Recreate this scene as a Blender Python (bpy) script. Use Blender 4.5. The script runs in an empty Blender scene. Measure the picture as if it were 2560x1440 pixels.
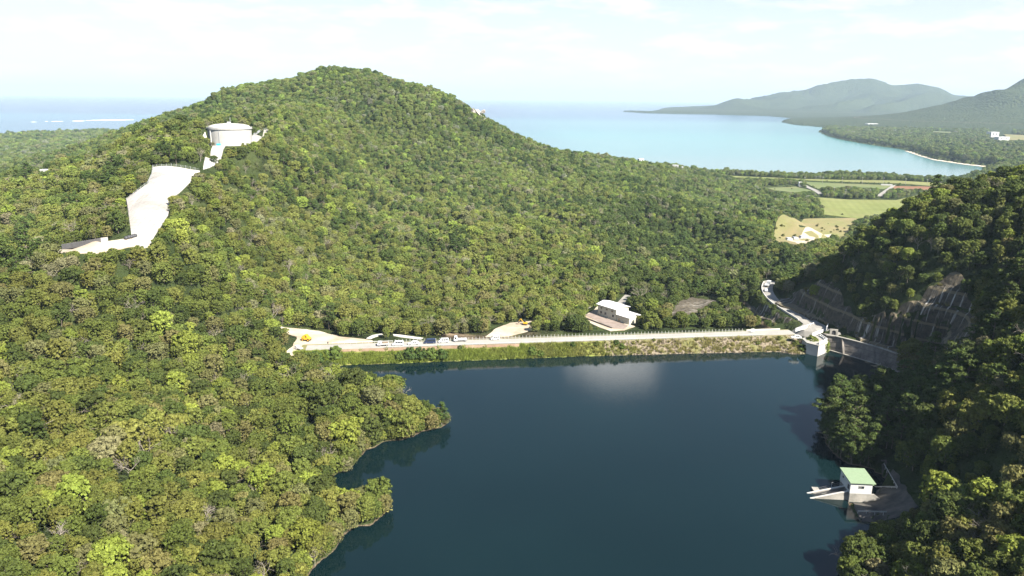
import bpy, bmesh, math, random
import numpy as np
from mathutils import Vector, Matrix

C = bpy.context.scene.collection
SC = bpy.context.scene
random.seed(7)
rng = np.random.default_rng(11)
R = math.radians

# ------------------------------------------------------------------ camera
W0, H0, F = 2560.0, 1440.0, 1828.0
PITCH, ROLL = R(14.57), R(0.57)
CAM = np.array([0.0, 0.0, 105.0])
cp, sp = math.cos(PITCH), math.sin(PITCH)
_r0, _u0, _f0 = np.array([1.0, 0, 0]), np.array([0, sp, cp]), np.array([0, cp, -sp])
RIGHT = math.cos(ROLL)*_r0 + math.sin(ROLL)*_u0
UP = -math.sin(ROLL)*_r0 + math.cos(ROLL)*_u0
FWD = _f0
cam_d = bpy.data.cameras.new('camera')
cam = bpy.data.objects.new('camera', cam_d)
C.objects.link(cam)
cam_d.sensor_width = 36.0
cam_d.lens = F/W0*36.0
cam_d.clip_start = 1.0
cam_d.clip_end = 120000.0
cam.matrix_world = Matrix(((RIGHT[0], UP[0], -FWD[0], 0), (RIGHT[1], UP[1], -FWD[1], 0), (RIGHT[2], UP[2], -FWD[2], CAM[2]), (0, 0, 0, 1)))
SC.camera = cam

# ------------------------------------------------------------------ light
SUN_EL = R(44.0)
SUN_AZ = np.array([0.70, -0.714])           # horizontal direction towards the sun
sd = bpy.data.lights.new('sun', 'SUN'); sd.energy = 5.0; sd.angle = R(0.53); sd.color = (1.0, 0.94, 0.84)
sun = bpy.data.objects.new('sun', sd); C.objects.link(sun)
to_sun = Vector((SUN_AZ[0]*math.cos(SUN_EL), SUN_AZ[1]*math.cos(SUN_EL), math.sin(SUN_EL)))
sun.rotation_euler = to_sun.to_track_quat('Z', 'Y').to_euler()
sun.location = (300, -200, 400)

EXPOSURE = 1.6
SKY_STRENGTH = 0.055
vs = SC.view_settings
vs.view_transform = 'Standard'; vs.look = 'None'; vs.gamma = 1.0; vs.use_curve_mapping = False; vs.exposure = EXPOSURE
cy = SC.cycles
cy.max_bounces = 6; cy.diffuse_bounces = 2; cy.glossy_bounces = 2; cy.transmission_bounces = 2; cy.volume_bounces = 0
cy.transparent_max_bounces = 8
cy.use_adaptive_sampling = True

world = bpy.data.worlds.new('World'); SC.world = world; world.use_nodes = True
nt = world.node_tree; nt.nodes.clear()
def N(t, typ, **kw):
    n = t.nodes.new(typ)
    for k, v in kw.items(): setattr(n, k, v)
    return n
def setin(n, **kw):
    for k, v in kw.items(): n.inputs[k.replace('_', ' ')].default_value = v
def math_node(t, op, a, b=None, c=None, clamp=False):
    n = t.nodes.new('ShaderNodeMath'); n.operation = op; n.use_clamp = clamp
    for i, s in enumerate((a, b, c)):
        if s is None: continue
        if isinstance(s, (int, float)): n.inputs[i].default_value = s
        else: t.links.new(s, n.inputs[i])
    return n.outputs[0]
def ramp(t, fac, stops, interp='LINEAR'):
    n = t.nodes.new('ShaderNodeValToRGB'); e = n.color_ramp.elements; n.color_ramp.interpolation = interp
    while len(e) < len(stops): e.new(0.5)
    for el, (p, c) in zip(e, stops):
        el.position = p; el.color = c if len(c) == 4 else (*c, 1)
    if fac is not None: t.links.new(fac, n.inputs[0])
    return n.outputs[0]
def mix(t, fac, a, b, blend='MIX'):
    n = t.nodes.new('ShaderNodeMix'); n.data_type = 'RGBA'; n.blend_type = blend
    for s, i in ((fac, 0), (a, 6), (b, 7)):
        if isinstance(s, (int, float)): n.inputs[i].default_value = s
        elif isinstance(s, (tuple, list)): n.inputs[i].default_value = s if len(s) == 4 else (*s, 1)
        else: t.links.new(s, n.inputs[i])
    return n.outputs[2]
def noise(t, vec, scale, detail=4, rough=0.55, dist=0.0):
    n = t.nodes.new('ShaderNodeTexNoise'); setin(n, Scale=scale, Detail=detail, Roughness=rough, Distortion=dist)
    if vec is not None: t.links.new(vec, n.inputs['Vector'])
    return n.outputs[0]

out = N(nt, 'ShaderNodeOutputWorld'); bg = N(nt, 'ShaderNodeBackground')
sky = N(nt, 'ShaderNodeTexSky'); sky.sky_type = 'NISHITA'; sky.sun_disc = False
sky.sun_elevation = SUN_EL; sky.sun_rotation = math.atan2(SUN_AZ[0], SUN_AZ[1])
sky.altitude = 100; sky.air_density = 1.0; sky.dust_density = 0.5; sky.ozone_density = 1.0
bg.inputs[1].default_value = SKY_STRENGTH
# fair-weather clouds: low bank near the horizon and a few higher ones (seen mirrored in the reservoir)
tc = N(nt, 'ShaderNodeTexCoord')
sep = N(nt, 'ShaderNodeSeparateXYZ'); nt.links.new(tc.outputs['Generated'], sep.inputs[0])
zc = sep.outputs[2]
mp = N(nt, 'ShaderNodeMapping'); mp.inputs['Scale'].default_value = (11.0, 11.0, 46.0); mp.inputs['Location'].default_value = (3.1, 0.4, 0.7)
nt.links.new(tc.outputs['Generated'], mp.inputs[0])
n1 = noise(nt, mp.outputs[0], 1.0, 6, 0.56)
cl = ramp(nt, n1, [(0.47, (0, 0, 0)), (0.62, (1, 1, 1))])
band = ramp(nt, zc, [(0.0, (0.25, 0.25, 0.25)), (0.05, (0.8, 0.8, 0.8)), (0.13, (0.75, 0.75, 0.75)), (0.22, (0.10, 0.10, 0.10)), (0.6, (0.0, 0.0, 0.0))])
cm = math_node(nt, 'MULTIPLY', cl, band)
# one brighter cloud high ahead, which the reservoir mirrors below the dam
wob = noise(nt, tc.outputs['Generated'], 30.0, 5, 0.62)
ex = math_node(nt, 'DIVIDE', math_node(nt, 'SUBTRACT', sep.outputs[0], 0.1335), 0.062)
ez = math_node(nt, 'DIVIDE', math_node(nt, 'SUBTRACT', zc, 0.343), 0.026)
ee = math_node(nt, 'ADD', math_node(nt, 'ADD', math_node(nt, 'MULTIPLY', ex, ex), math_node(nt, 'MULTIPLY', ez, ez)), math_node(nt, 'MULTIPLY', math_node(nt, 'SUBTRACT', wob, 0.5), 2.6))
one = math_node(nt, 'MULTIPLY', ramp(nt, math_node(nt, 'MULTIPLY', ee, 0.5), [(0.1, (0.9, 0.9, 0.9)), (0.75, (0, 0, 0))]), math_node(nt, 'GREATER_THAN', sep.outputs[1], 0.0))
veil = ramp(nt, zc, [(0.0, (.82, .82, .82)), (0.10, (.62, .62, .62)), (0.25, (0, 0, 0))])
veiled = mix(nt, veil, sky.outputs[0], (5.85, 6.08, 6.26))
skyc = mix(nt, math_node(nt, 'MULTIPLY', cm, 0.85), veiled, (7.1, 7.1, 7.05))
skyc = mix(nt, one, skyc, (18.0, 17.7, 17.2))
nt.links.new(skyc, bg.inputs[0]); nt.links.new(bg.outputs[0], out.inputs[0])

# ------------------------------------------------------------------ pixels -> rays -> points in the world
def ray(px, py):
    px = np.asarray(px, float); py = np.asarray(py, float)
    u = (px - W0/2)/F; v = (H0/2 - py)/F
    return u[..., None]*RIGHT + v[..., None]*UP + FWD
def at_z(px, py, z):
    d = ray(px, py); t = (z - CAM[2])/d[..., 2]
    return CAM + d*t[..., None]
def at_d(px, py, t): return CAM + ray(px, py)*np.asarray(t, float)[..., None]
def project(P):
    q = np.asarray(P, float) - CAM
    dpt = q@FWD
    return W0/2 + F*(q@RIGHT)/dpt, H0/2 - F*(q@UP)/dpt, dpt

# ------------------------------------------------------------------ polygons
def inside(poly, x, y):
    x = np.asarray(x, float); y = np.asarray(y, float); res = np.zeros(x.shape, bool)
    p = np.asarray(poly, float); n = len(p); j = n-1
    for i in range(n):
        xi, yi, xj, yj = p[i, 0], p[i, 1], p[j, 0], p[j, 1]
        c = (yi > y) != (yj > y)
        if yi != yj: res ^= c & (x < (xj-xi)*(y-yi)/(yj-yi) + xi)
        j = i
    return res
def segdist(poly, x, y, closed=True):
    p = np.asarray(poly, float); n = len(p); best = np.full(np.shape(x), 1e9)
    for i in range(n if closed else n-1):
        a, b = p[i, :2], p[(i+1) % n, :2]; ab = b-a; L = max(ab@ab, 1e-9)
        t = np.clip(((x-a[0])*ab[0] + (y-a[1])*ab[1])/L, 0, 1)
        best = np.minimum(best, np.hypot(x-a[0]-t*ab[0], y-a[1]-t*ab[1]))
    return best
_lat = {}
def vnoise(x, y, scale, seed=0):
    if seed not in _lat: _lat[seed] = np.random.default_rng(100+seed).random((256, 256))*2-1
    L = _lat[seed]; x = np.asarray(x)/scale + 1000; y = np.asarray(y)/scale + 1000
    xi = np.floor(x).astype(int); yi = np.floor(y).astype(int); fx = x-xi; fy = y-yi
    fx = fx*fx*(3-2*fx); fy = fy*fy*(3-2*fy)
    g = lambda a, b: L[a % 256, b % 256]
    return (g(xi, yi)*(1-fx)+g(xi+1, yi)*fx)*(1-fy) + (g(xi, yi+1)*(1-fx)+g(xi+1, yi+1)*fx)*fy
def fbm(x, y, scale, seed=0, oct=4):
    s = 0; a = 1.0
    for k in range(oct):
        s = s + a*vnoise(x, y, scale/2**k, seed+k); a *= 0.5
    return s

# ------------------------------------------------------------------ layout: water lines
SEA_Z = -35.0
WL = [(766,1440),(799,1404),(833,1379),(853,1343),(889,1315),(925,1315),(950,1293),(962,1284),(955,1268),(900,1264),(850,1257),(808,1240),(800,1226),
      (813,1214),(829,1194),(841,1182),(869,1178),(901,1142),(913,1126),(938,1118),(958,1104),(982,1100),(1010,1098),(1034,1090),(1058,1077),(1103,1069),
      (1116,1060),(1100,1045),(1050,1040),(1010,1018),(985,985),(930,975),(880,958),(832,936),(823,922),(859,913),(944,910),(1027,907),(1125,903),(1300,897),(1450,891),
      (1606,887),(1762,883),(1887,880),(1950,880),(1983,886),(2033,884),(2067,877),(2141,897),(2199,914),(2240,930),(2290,948),(2290,985),(2200,1000),(2120,1012),(2072,1042),
      (2058,1080),(2066,1112),(2092,1142),(2120,1160),(2180,1172),(2222,1195),(2205,1222),(2185,1250),(2160,1262),(2118,1254),(2140,1293),(2151,1303),(2210,1302),(2205,1330),(2155,1355),(2120,1400),(2108,1450)]
_wl = np.array(WL, float)
WATER = [tuple(p[:2]) for p in at_z(_wl[:, 0], _wl[:, 1], 0.0)]
WATER = [(-36.0, 60.0), (-42.0, 110.0)] + WATER + [(70.0, 110.0), (64.0, 60.0)]

COAST_PX = [(2240,447),(2350,457),(2440,440),(2490,424),(2470,416),(2410,409),(2335,398),(2262,374),(2190,364),(2110,350),(2075,342),(2050,330),(2062,318),(1990,312),(1955,305),(1985,296),(1920,290),(1850,288),(1780,286),(1700,285),(1620,283),(1556,279)]
_c = np.array(COAST_PX, float); _far = [tuple(p[:2]) for p in at_z(_c[:, 0], _c[:, 1], SEA_Z)]
_n = np.array([(0,345),(120,340),(200,337),(260,334)], float); _nl = [tuple(p[:2]) for p in at_z(_n[:, 0], _n[:, 1], SEA_Z)]
_m = np.array([(1560,425),(1700,428),(1850,437),(2000,440),(2120,443)], float); _ml = [tuple(p[:2]) for p in at_z(_m[:, 0], _m[:, 1], SEA_Z)]
LAND = [(-4000, -300), (-4000, 2900)] + _nl + [(-900, 2100), (-500, 1750), (-100, 1520), (120, 1470)] + _ml + _far + [(1500, 8200), (2200, 10500), (4000, 13500), (14000, 13500), (14000, -300)]

# ------------------------------------------------------------------ terrain: control points seen in the photograph
CAN = 5.0
CP = [ # px, py, depth (m), canopy height to take off
 (0,1440,135),(400,1440,148),(0,1200,165),(400,1200,180),(680,1200,200),(0,1000,200),(400,1000,215),(700,1000,245),(900,1050,238),(0,800,240),(400,800,265),(650,850,290),
 (0,680,285),(520,500,400),(600,450,450),(640,400,490),(690,345,545),(600,650,340),(700,600,390),(700,500,470),(800,450,580),(760,350,610),
 (800,750,350),(900,650,430),(1000,550,540),(1000,450,680),(950,350,780),(1000,280,860),(1000,780,365),(1200,700,420),(1200,600,510),(1200,500,640),(1200,400,800),(1150,330,880),
 (1400,650,470),(1400,550,590),(1400,450,760),(1400,400,880),(1600,620,530),(1600,520,660),(1600,450,850),(1700,445,1000),
 (1750,600,560),(1750,680,470),(1800,520,720),(1900,560,640),(1800,740,395),
 (1840,575,600),(1900,512,700),(1985,522,700),(2040,548,660),
 # skyline of the tank hill
 (480,262,950),(560,226,960),(640,216,1000),(690,208,1010),(715,213,1000),(770,184,1000),(810,167,1000),(870,172,1010),(930,170,1010),(1000,190,1000),(1060,208,990),(1140,232,970),(1165,250,960),(1190,275,950),
 (1240,302,950),(1290,330,950),(1340,353,960),(1400,370,1000),(1500,382,1060),(1600,400,1130),(1700,416,1230),
 (780,255,730),(850,268,750),(900,290,840),(700,300,640),(600,270,850),(430,300,820),(340,290,870),(300,322,860),(400,380,560),(250,420,520),(100,432,520),(0,448,520),(0,560,380),(250,520,370),(200,600,300),
 # spur on the right
 (2560,468,290),(2450,500,300),(2300,548,310),(2230,556,325),(2150,552,340),(2060,596,370),(1960,690,415),(2300,650,275),(2200,690,300),(2500,650,245),(2500,850,205),(2400,1000,195),(2250,980,235),(2300,1050,208),(2500,1050,180),
 (2500,1250,152),(2320,1300,163),(2350,1440,140),(2550,1440,125),(2220,1400,157),(2160,1010,238),
]
cps = [tuple(p - np.array([0, 0, CAN if (c_[2] < 700 and c_[0] < 1920) else 7.5])) for c_, p in zip(CP, at_d(np.array([c[0] for c in CP]), np.array([c[1] for c in CP]), np.array([c[2] for c in CP])))]
CZ = [ # px, py, z of bare ground there
 (2100,512,-27),(2050,600,-19),(1960,600,-14),(1900,470,-27),(2300,482,-29),(2050,440,-32),(1800,440,-31),(2060,560,-24),(1990,575,-19),
 (150,628,47),(250,612,48),(350,600,49),(330,500,58),(390,425,67),(490,432,68),(400,520,58),(410,600,49),(530,395,71),(575,362,74),(640,350,75),(520,340,76),
 (700,830,6),(720,880,5),(800,850,5),(860,850,5),(960,845,4),(1060,838,1),(1280,830,-1),(1320,800,-1),(1460,770,-3),(1500,790,-3.5),(1575,815,-3.5),(1600,800,-3.5),(1560,750,-4),(1700,800,-3),(1850,800,-2),
 (1920,790,-1),(1690,760,-2),(1935,762,6.5),(1915,735,7),(1920,705,8),(2000,800,5.5),(2060,815,5.5),(2130,840,6),(2230,870,7),(2330,895,8),(2180,840,9.0),(2110,805,9),(2035,775,9),
 (2240,1230,2.0),(2180,1280,1.6),(2260,1270,4),(2240,1180,5),
]
cps += [tuple(at_z(np.array(a), np.array(b), z)) for a, b, z in CZ]
for px, py, t in [(2060,700,372),(2000,705,390),(2130,740,330),(2380,690,292),(2440,800,268),(2300,760,290),(2360,870,277),(2210,800,305),(2300,830,285)]:
    cps.append(tuple(at_d(np.array(px), np.array(py), np.array(t))))
for k, (x, y) in enumerate(WATER):
    if k % 2 == 0: cps.append((x, y, 0.4))
cps += [(-60, 60, 8), (-90, 110, 14), (-160, 60, 30), (-300, 150, 38), (-400, 330, 42), (-560, 520, 24), (-800, 760, -14), (-1100, 900, -22), (-1400, 1300, -24), (-480, 620, 18), (-620, 850, -8), (-900, 1400, 0),
        (-300, 1480, 20), (0, 1400, 0), (-600, 1300, 10), (-300, 1250, 90), (100, 1350, -20), (110, 60, 12), (150, 110, 40), (220, 60, 56), (230, 170, 58), (290, 300, 66), (340, 400, 40), (280, 480, 8), (400, 560, -15),
        (600, 700, -25), (700, 1100, -31), (260, 900, -26), (320, 1200, -31), (500, 420, 20), (500, 200, 60), (700, 500, 0), (900, 1300, -32), (1100, 1000, -28), (-700, 1050, 6), (-820, 1180, -15)]
for a_, b_, t_ in [(1690,650,525),(1735,585,610),(1790,520,740),(1835,482,880)]:
    p = at_d(np.array(float(a_)), np.array(float(b_)), np.array(float(t_))); cps.append((p[0], p[1], p[2]-14))
for c_ in CP:
    if c_[2] >= 900 and c_[1] < 425:
        p = at_d(np.array(c_[0]), np.array(c_[1]), np.array(c_[2]))
        if 1150 <= c_[0] <= 1520: cps.append((p[0]*1.13, p[1]*1.13, p[2]-42))
cps = np.array(cps)
def _U(r2): return 0.5*r2*np.log(r2 + 1e-9)
_S = 300.0
_P = cps[:, :2]/_S
_K = _U(((_P[:, None]-_P[None])**2).sum(-1)) + np.eye(len(_P))*0.0015
_Q = np.hstack([np.ones((len(_P), 1)), _P])
_A = np.block([[_K, _Q], [_Q.T, np.zeros((3, 3))]])
_w = np.linalg.solve(_A, np.concatenate([cps[:, 2], np.zeros(3)]))
def tps(x, y):
    x = np.asarray(x, float)/_S; y = np.asarray(y, float)/_S
    o = _w[-3] + _w[-2]*x + _w[-1]*y
    for i in range(len(_P)):
        o = o + _w[i]*_U((x-_P[i, 0])**2 + (y-_P[i, 1])**2)
    return o

# far mountains: crest lines (px, py, depth)
CREST1 = [(1780,284,7600),(1800,268,8000),(1840,245,8200),(1890,248,8300),(1960,243,8500),(2010,226,8700),(2060,208,8800),(2130,197,8900),(2180,195,9000),(2230,210,9000),(2290,207,8900),(2340,212,8800),(2390,235,8700),(2425,250,8600),(2500,275,8600)]
CREST2 = [(2290,296,4700),(2330,274,4700),(2400,255,4700),(2440,244,4650),(2480,230,4600),(2520,212,4550),(2560,195,4500),(2640,165,4500),(2760,140,4600),(2900,150,4700)]
CREST3 = [(1580,279,6600),(1650,268,6700),(1690,277,6700),(1750,262,6900),(1790,276,7000)]
CREST4 = [(2010,265,7600),(2090,255,7500),(2160,243,8100)]
CREST5 = [(2180,262,7200),(2260,250,7600),(2330,225,8300)]
def crest_pts(c):
    a = np.array(c, float); return at_d(a[:, 0], a[:, 1], a[:, 2])
def cone(P, x, y, slope):
    best = np.full(np.shape(x), -1e9); fr = np.zeros(np.shape(x))
    for a, b in zip(P[:-1], P[1:]):
        ab = b[:2]-a[:2]; t = np.clip(((x-a[0])*ab[0]+(y-a[1])*ab[1])/(ab@ab), 0, 1)
        dist = np.hypot(x-a[0]-t*ab[0], y-a[1]-t*ab[1]); zz = a[2]+t*(b[2]-a[2])
        e = np.exp(-(dist/((zz-SEA_Z)/slope+60))**1.12); hh_ = SEA_Z + (zz-SEA_Z)*e
        fr = np.where(hh_ > best, e, fr); best = np.maximum(best, hh_)
    return best, fr
_crests = [(crest_pts(CREST1), .42), (crest_pts(CREST2), .80), (crest_pts(CREST3), .5), (crest_pts(CREST4), .42), (crest_pts(CREST5), .42)]
def far_h(x, y):
    h = -28 + 5*fbm(x, y, 900, 3)
    f0 = np.zeros(np.shape(h))
    for P, s_ in _crests:
        hc, fr = cone(P, x, y, s_); f0 = np.where(hc > h, fr, f0); h = np.maximum(h, hc)
    rdg = 1-np.abs(fbm(x+.3*y, y, 900, 9, 3))*1.7
    return h + 4*f0*(1-f0)*(h+40)*(.42*(rdg-.72)+.12*fbm(x, y, 380, 15, 4))

# polar sampling of one height field
NA, NR = 600, 640
AZ = np.linspace(R(-58), R(58), NA)
RR = 45*np.exp(np.linspace(0, math.log(14000/45), NR))
GX = RR[:, None]*np.sin(AZ)[None]; GY = RR[:, None]*np.cos(AZ)[None]
Hn = np.zeros_like(GX)
nearm = RR < 1900
Hn[nearm] = tps(GX[nearm], GY[nearm])
blend = np.clip((RR-1350)/400, 0, 1)[:, None]; blend = blend*blend*(3-2*blend)
Hn = np.where(blend < 1, Hn, 0)
Hf = far_h(GX, GY)
HG = Hn*(1-blend) + Hf*blend
def Hq(x, y, G=None):
    G = HG if G is None else G
    x = np.asarray(x, float); y = np.asarray(y, float)
    r = np.hypot(x, y); a = np.arctan2(x, y)
    i = np.clip(np.log(np.maximum(r, 45)/45)/math.log(14000/45)*(NR-1), 0, NR-1.001); j = np.clip((a-AZ[0])/(AZ[1]-AZ[0]), 0, NA-1.001)
    i0 = i.astype(int); j0 = j.astype(int); fi = i-i0; fj = j-j0
    return (G[i0, j0]*(1-fi)+G[i0+1, j0]*fi)*(1-fj) + (G[i0, j0+1]*(1-fi)+G[i0+1, j0+1]*fi)*fj
WB = [at_z(np.array(float(a_)), np.array(float(b_)), -.4) for a_, b_ in [(2064, 876), (2090, 883), (2141, 898), (2199, 915), (2240, 931), (2292, 950)]]
_wd = (WB[-1]-WB[0])[:2]; _wl_ = np.linalg.norm(_wd); _wd = _wd/_wl_; _wn = np.array([-_wd[1], _wd[0]])
_al = (GX-WB[0][0])*_wd[0]+(GY-WB[0][1])*_wd[1]; _sb = (GX-WB[0][0])*_wn[0]+(GY-WB[0][1])*_wn[1]
def wall_bench(H):
    w = (_al > -6) & (_al < _wl_+4)
    H = np.where(w & (_sb > -4) & (_sb < 4.6), np.minimum(H, -1.5), H)
    return np.where(w & (_sb >= 4.6) & (_sb < 10), 6.1, H)
HG = wall_bench(HG)
RC = np.array([at_z(np.array(float(a_)), np.array(float(b_)), z_) for a_, b_, z_ in [(2030, 816, 5.0), (2014, 802, 5.2), (1990, 787, 5.6), (1965, 772, 6.0), (1942, 757, 6.6), (1926, 741, 7.2), (1918, 726, 7.7), (1919, 713, 8.2), (1927, 702, 8.6)]])
for _ in range(2): RC = np.vstack([RC[:1]]+[np.array([.75*a_+.25*b_, .25*a_+.75*b_]) for a_, b_ in zip(RC[:-1], RC[1:])]+[RC[-1:]])
def road_bench(H):
    best = np.full(H.shape, 1e9); zz_ = np.zeros(H.shape)
    for a_, b_ in zip(RC[:-1], RC[1:]):
        ab = b_[:2]-a_[:2]; t_ = np.clip(((GX-a_[0])*ab[0]+(GY-a_[1])*ab[1])/(ab@ab), 0, 1); d_ = np.hypot(GX-a_[0]-t_*ab[0], GY-a_[1]-t_*ab[1])
        k_ = d_ < best; best = np.where(k_, d_, best); zz_ = np.where(k_, a_[2]+t_*(b_[2]-a_[2]), zz_)
    f_ = np.clip((8.5-best)/4.5, 0, 1); return H*(1-f_)+(zz_-.35)*f_
HG = road_bench(HG)
_T = 100*np.exp(np.linspace(0, math.log(45), 1500))
def cast(px, py, lift=0.0):
    """first point where the ray through a pixel meets the ground"""
    px = np.atleast_1d(np.asarray(px, float)); py = np.atleast_1d(np.asarray(py, float))
    d = ray(px, py); P = CAM + d[:, None, :]*_T[None, :, None]
    below = P[..., 2] < Hq(P[..., 0], P[..., 1]) + lift
    k = np.argmax(below, axis=1); k = np.where(below.any(1), np.maximum(k, 1), len(_T)-1)
    o = P[np.arange(len(px)), k].copy(); a = P[np.arange(len(px)), k-1]
    for it in range(2):
        ha = a[:, 2]-Hq(a[:, 0], a[:, 1])-lift; ho = o[:, 2]-Hq(o[:, 0], o[:, 1])-lift
        f = np.clip(ha/np.maximum(ha-ho, 1e-6), 0, 1)[:, None]; m = a+(o-a)*f
        o = m
    o[:, 2] = Hq(o[:, 0], o[:, 1])
    return o
def px_poly(pts):
    a = np.array(pts, float); return cast(a[:, 0], a[:, 1])[:, :2]

# ground sheets whose outlines are read off the photograph (pixels), then laid on the ground
PX = {
 'slab': [(383,419),(430,417),(500,428),(497,437),(478,455),(452,480),(430,497),(420,540),(398,575),(378,608),(362,622),(335,612),(330,598),(322,540),(316,500),(345,478),(372,458),(378,440)],
 'slab_edge': [(378,458),(384,466),(352,492),(332,515),(323,535),(316,500),(345,478)],
 'ramp': [(508,425),(512,402),(527,382),(532,366),(560,366),(598,366),(592,374),(560,388),(553,400),(538,415),(525,420)],
 'pad_east': [(626,348),(640,338),(660,326),(674,325),(668,334),(652,350),(640,360),(625,362)],
 'pad_west': [(500,325),(512,323),(526,332),(526,342),(514,338)],
 'road_west': [(120,634),(170,620),(260,606),(330,597),(384,600),(372,622),(340,616),(262,632),(215,636),(160,634)],
 'yard': [(690,815),(722,820),(768,824),(800,828),(850,842),(930,852),(930,866),(868,874),(800,878),(740,896),(712,886),(735,862),(742,842),(720,835)],
 'back_path': [(916,847),(932,839),(956,835),(958,838),(938,843),(926,848)],
 'back_path_b': [(982,837),(1000,838),(1058,846),(1050,849),(1000,843),(984,840)],
 'side_road': [(1215,843),(1240,822),(1275,808),(1330,804),(1330,826),(1270,842)],
 'house_yard': [(1450,797),(1482,776),(1500,764),(1500,790),(1575,812),(1590,816),(1560,826),(1524,828),(1490,815)],
 'track_north': [(1536,764),(1562,738),(1580,738),(1560,764)],
 'spill_road': [(1958,838),(2004,818),(2022,806),(2040,803),(2062,815),(2230,866),(2222,872),(2090,838),(2050,838),(2040,850),(2010,848)],
 'apron': [(2118,1254),(2160,1245),(2180,1215),(2240,1214),(2205,1150),(2216,1150),(2262,1215),(2290,1270),(2240,1296),(2150,1300)],
 'field_big': [(2010,490),(2120,496),(2240,496),(2330,474),(2330,515),(2150,545),(2060,540),(2050,500)],
 'field_mid': [(1905,466),(1990,461),(2032,478),(1985,484),(1935,480)],
 'field_far': [(2010,452),(2230,462),(2210,473),(2130,470),(2045,472)],
 'field_rim': [(1800,436),(2000,446),(2240,452),(2420,462),(2390,470),(2235,458),(2010,450),(1840,444)],
 'field_red': [(2236,464),(2370,466),(2360,474),(2228,474)],
 'fallow': [(1940,556),(2010,548),(2150,545),(2130,565),(2060,600),(1990,612),(1930,604)],
 'farm_road': [(2009,461),(2018,460),(2060,488),(2045,489)],
 'farm_track': [(2190,492),(2228,462),(2240,460),(2206,492)],
 'work_site': [(1970,600),(2000,594),(2060,588),(2080,586),(2050,600),(1995,612)],
 'field_east': [(2508,336),(2575,339),(2575,353),(2525,351)],
 'field_coast': [(2330,328),(2382,330),(2376,335),(2330,333)],
 'clearing_west': [(92,432),(105,424),(128,424),(132,432)],
}
WP = {k: px_poly(v) for k, v in PX.items()}
for k_, z_ in (('field_big', -25), ('field_mid', -27), ('field_far', -29), ('field_rim', -30), ('field_red', -29), ('farm_road', -28), ('field_east', -24), ('field_coast', -24), ('farm_track', -28)):
    a_ = np.array(PX[k_], float); WP[k_] = at_z(a_[:, 0], a_[:, 1], z_)[:, :2]
DAM_F = at_z(np.array([800., 1960.]), np.array([876., 838.]), 5.0)   # front edge of the crest
CUTS = {
 'cut_near': [(1940,762),(1962,738),(1990,715),(2040,700),(2085,715),(2115,760),(2170,800),(2220,800),(2235,780),(2290,756),(2330,725),(2352,706),(2385,690),(2410,720),(2432,770),(2440,820),(2420,865),(2370,885),(2330,872),(2230,858),(2130,825),(2040,800)],
 'cut_lower': [(1668,785),(1690,760),(1730,742),(1785,742),(1798,755),(1760,770),(1720,788)],
 'cut_bend': [(1850,765),(1880,758),(1935,785),(1985,802),(1960,812),(1920,800),(1880,785)],
}
CW = {k: px_poly(v) for k, v in CUTS.items()}

# ground relief, calm where something is built
near_noise = 2.4*fbm(GX, GY, 70, 21, 3) + np.clip((np.hypot(GX, GY)-330)/250, 0, 1)*(7*(fbm(GX, GY, 150, 31, 3)-.2) + 19*np.clip((930-np.hypot(GX, GY))/160, 0, 1)*(.22-np.abs(fbm(GX+.6*GY, .55*(GY-.6*GX), 125, 35, 2))))
calm = np.ones_like(GX); zone = nearm
gx, gy = GX[zone], GY[zone]
cz = np.ones_like(gx)
for k in list(WP.values()):
    dd_ = segdist(k, gx, gy); dd_[inside(k, gx, gy)] = 0
    cz = np.minimum(cz, np.clip((dd_-2)/35, 0, 1))
wd = segdist(WATER, gx, gy); win = inside(WATER, gx, gy)
cz = np.minimum(cz, np.clip((wd-2)/45, 0, 1)); cz[win] = 0
TANK = at_z(np.array(577.0), np.array(362.0), 73.5); TANK_Z = float(TANK[2])
dt = np.hypot(gx-TANK[0], gy-TANK[1]); cz = np.minimum(cz, np.clip((dt-18)/40, 0, 1))
calm[zone] = cz
HG = HG + near_noise*calm*(1-blend)
# reservoir bed and shore
hz = HG[zone]
hz = np.where(win, -np.minimum(wd*0.45, 9.0)-0.15, hz)
back = (gy > DAM_F[0][1]+5) & (gx > -75) & (gx < 140)
hz = np.where(~win & ~back & (wd < 40), np.maximum(hz, np.minimum(0.25+wd*0.3, 2.0)), hz)
# terrace under the tank
f = np.clip((26-dt)/8, 0, 1); hz = hz*(1-f) + (TANK_Z)*f
HG[zone] = hz
# under the dam body
DA, DB = DAM_F[0][:2], DAM_F[1][:2]
ax = (DB-DA)/np.linalg.norm(DB-DA); an = np.array([-ax[1], ax[0]])
def dam_uv(x, y): return (x-DA[0])*ax[0]+(y-DA[1])*ax[1], (x-DA[0])*an[0]+(y-DA[1])*an[1]
DAM_L = float(np.linalg.norm(DB-DA))
u_, v_ = dam_uv(GX, GY)
_tw = np.array([dam_uv(p[0], p[1]) for p, q in zip(WATER, [(0, 0), (0, 0)]+WL+[(0, 0)]*2) if 900 < q[0] < 1990 and 875 < q[1] < 915])
_tw = _tw[np.argsort(_tw[:, 0])]
def toe(u): return -np.interp(u, _tw[:, 0], -_tw[:, 1])
def SL(u): return 4.93/-toe(u)
prof = np.where(v_ < 0, np.maximum(4.3+v_*SL(u_), -3), np.where(v_ < 8, 4.4, np.maximum(4.4-(v_-8)*0.55, -4)))
on = (u_ > 2) & (u_ < DAM_L+6) & (v_ > -13) & (v_ < 20)
HG = np.where(on & (v_ >= 8) & (u_ > 75), np.minimum(HG, prof), HG)
HG = np.where((u_ > -4) & (u_ <= 75) & (v_ >= 8) & (v_ < 30), np.minimum(HG, 4.5), HG)
HG = np.where(on & (v_ < 8), np.where(v_ < 0, np.minimum(prof-0.5, np.maximum(HG, -3)), prof-.5), HG)
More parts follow.
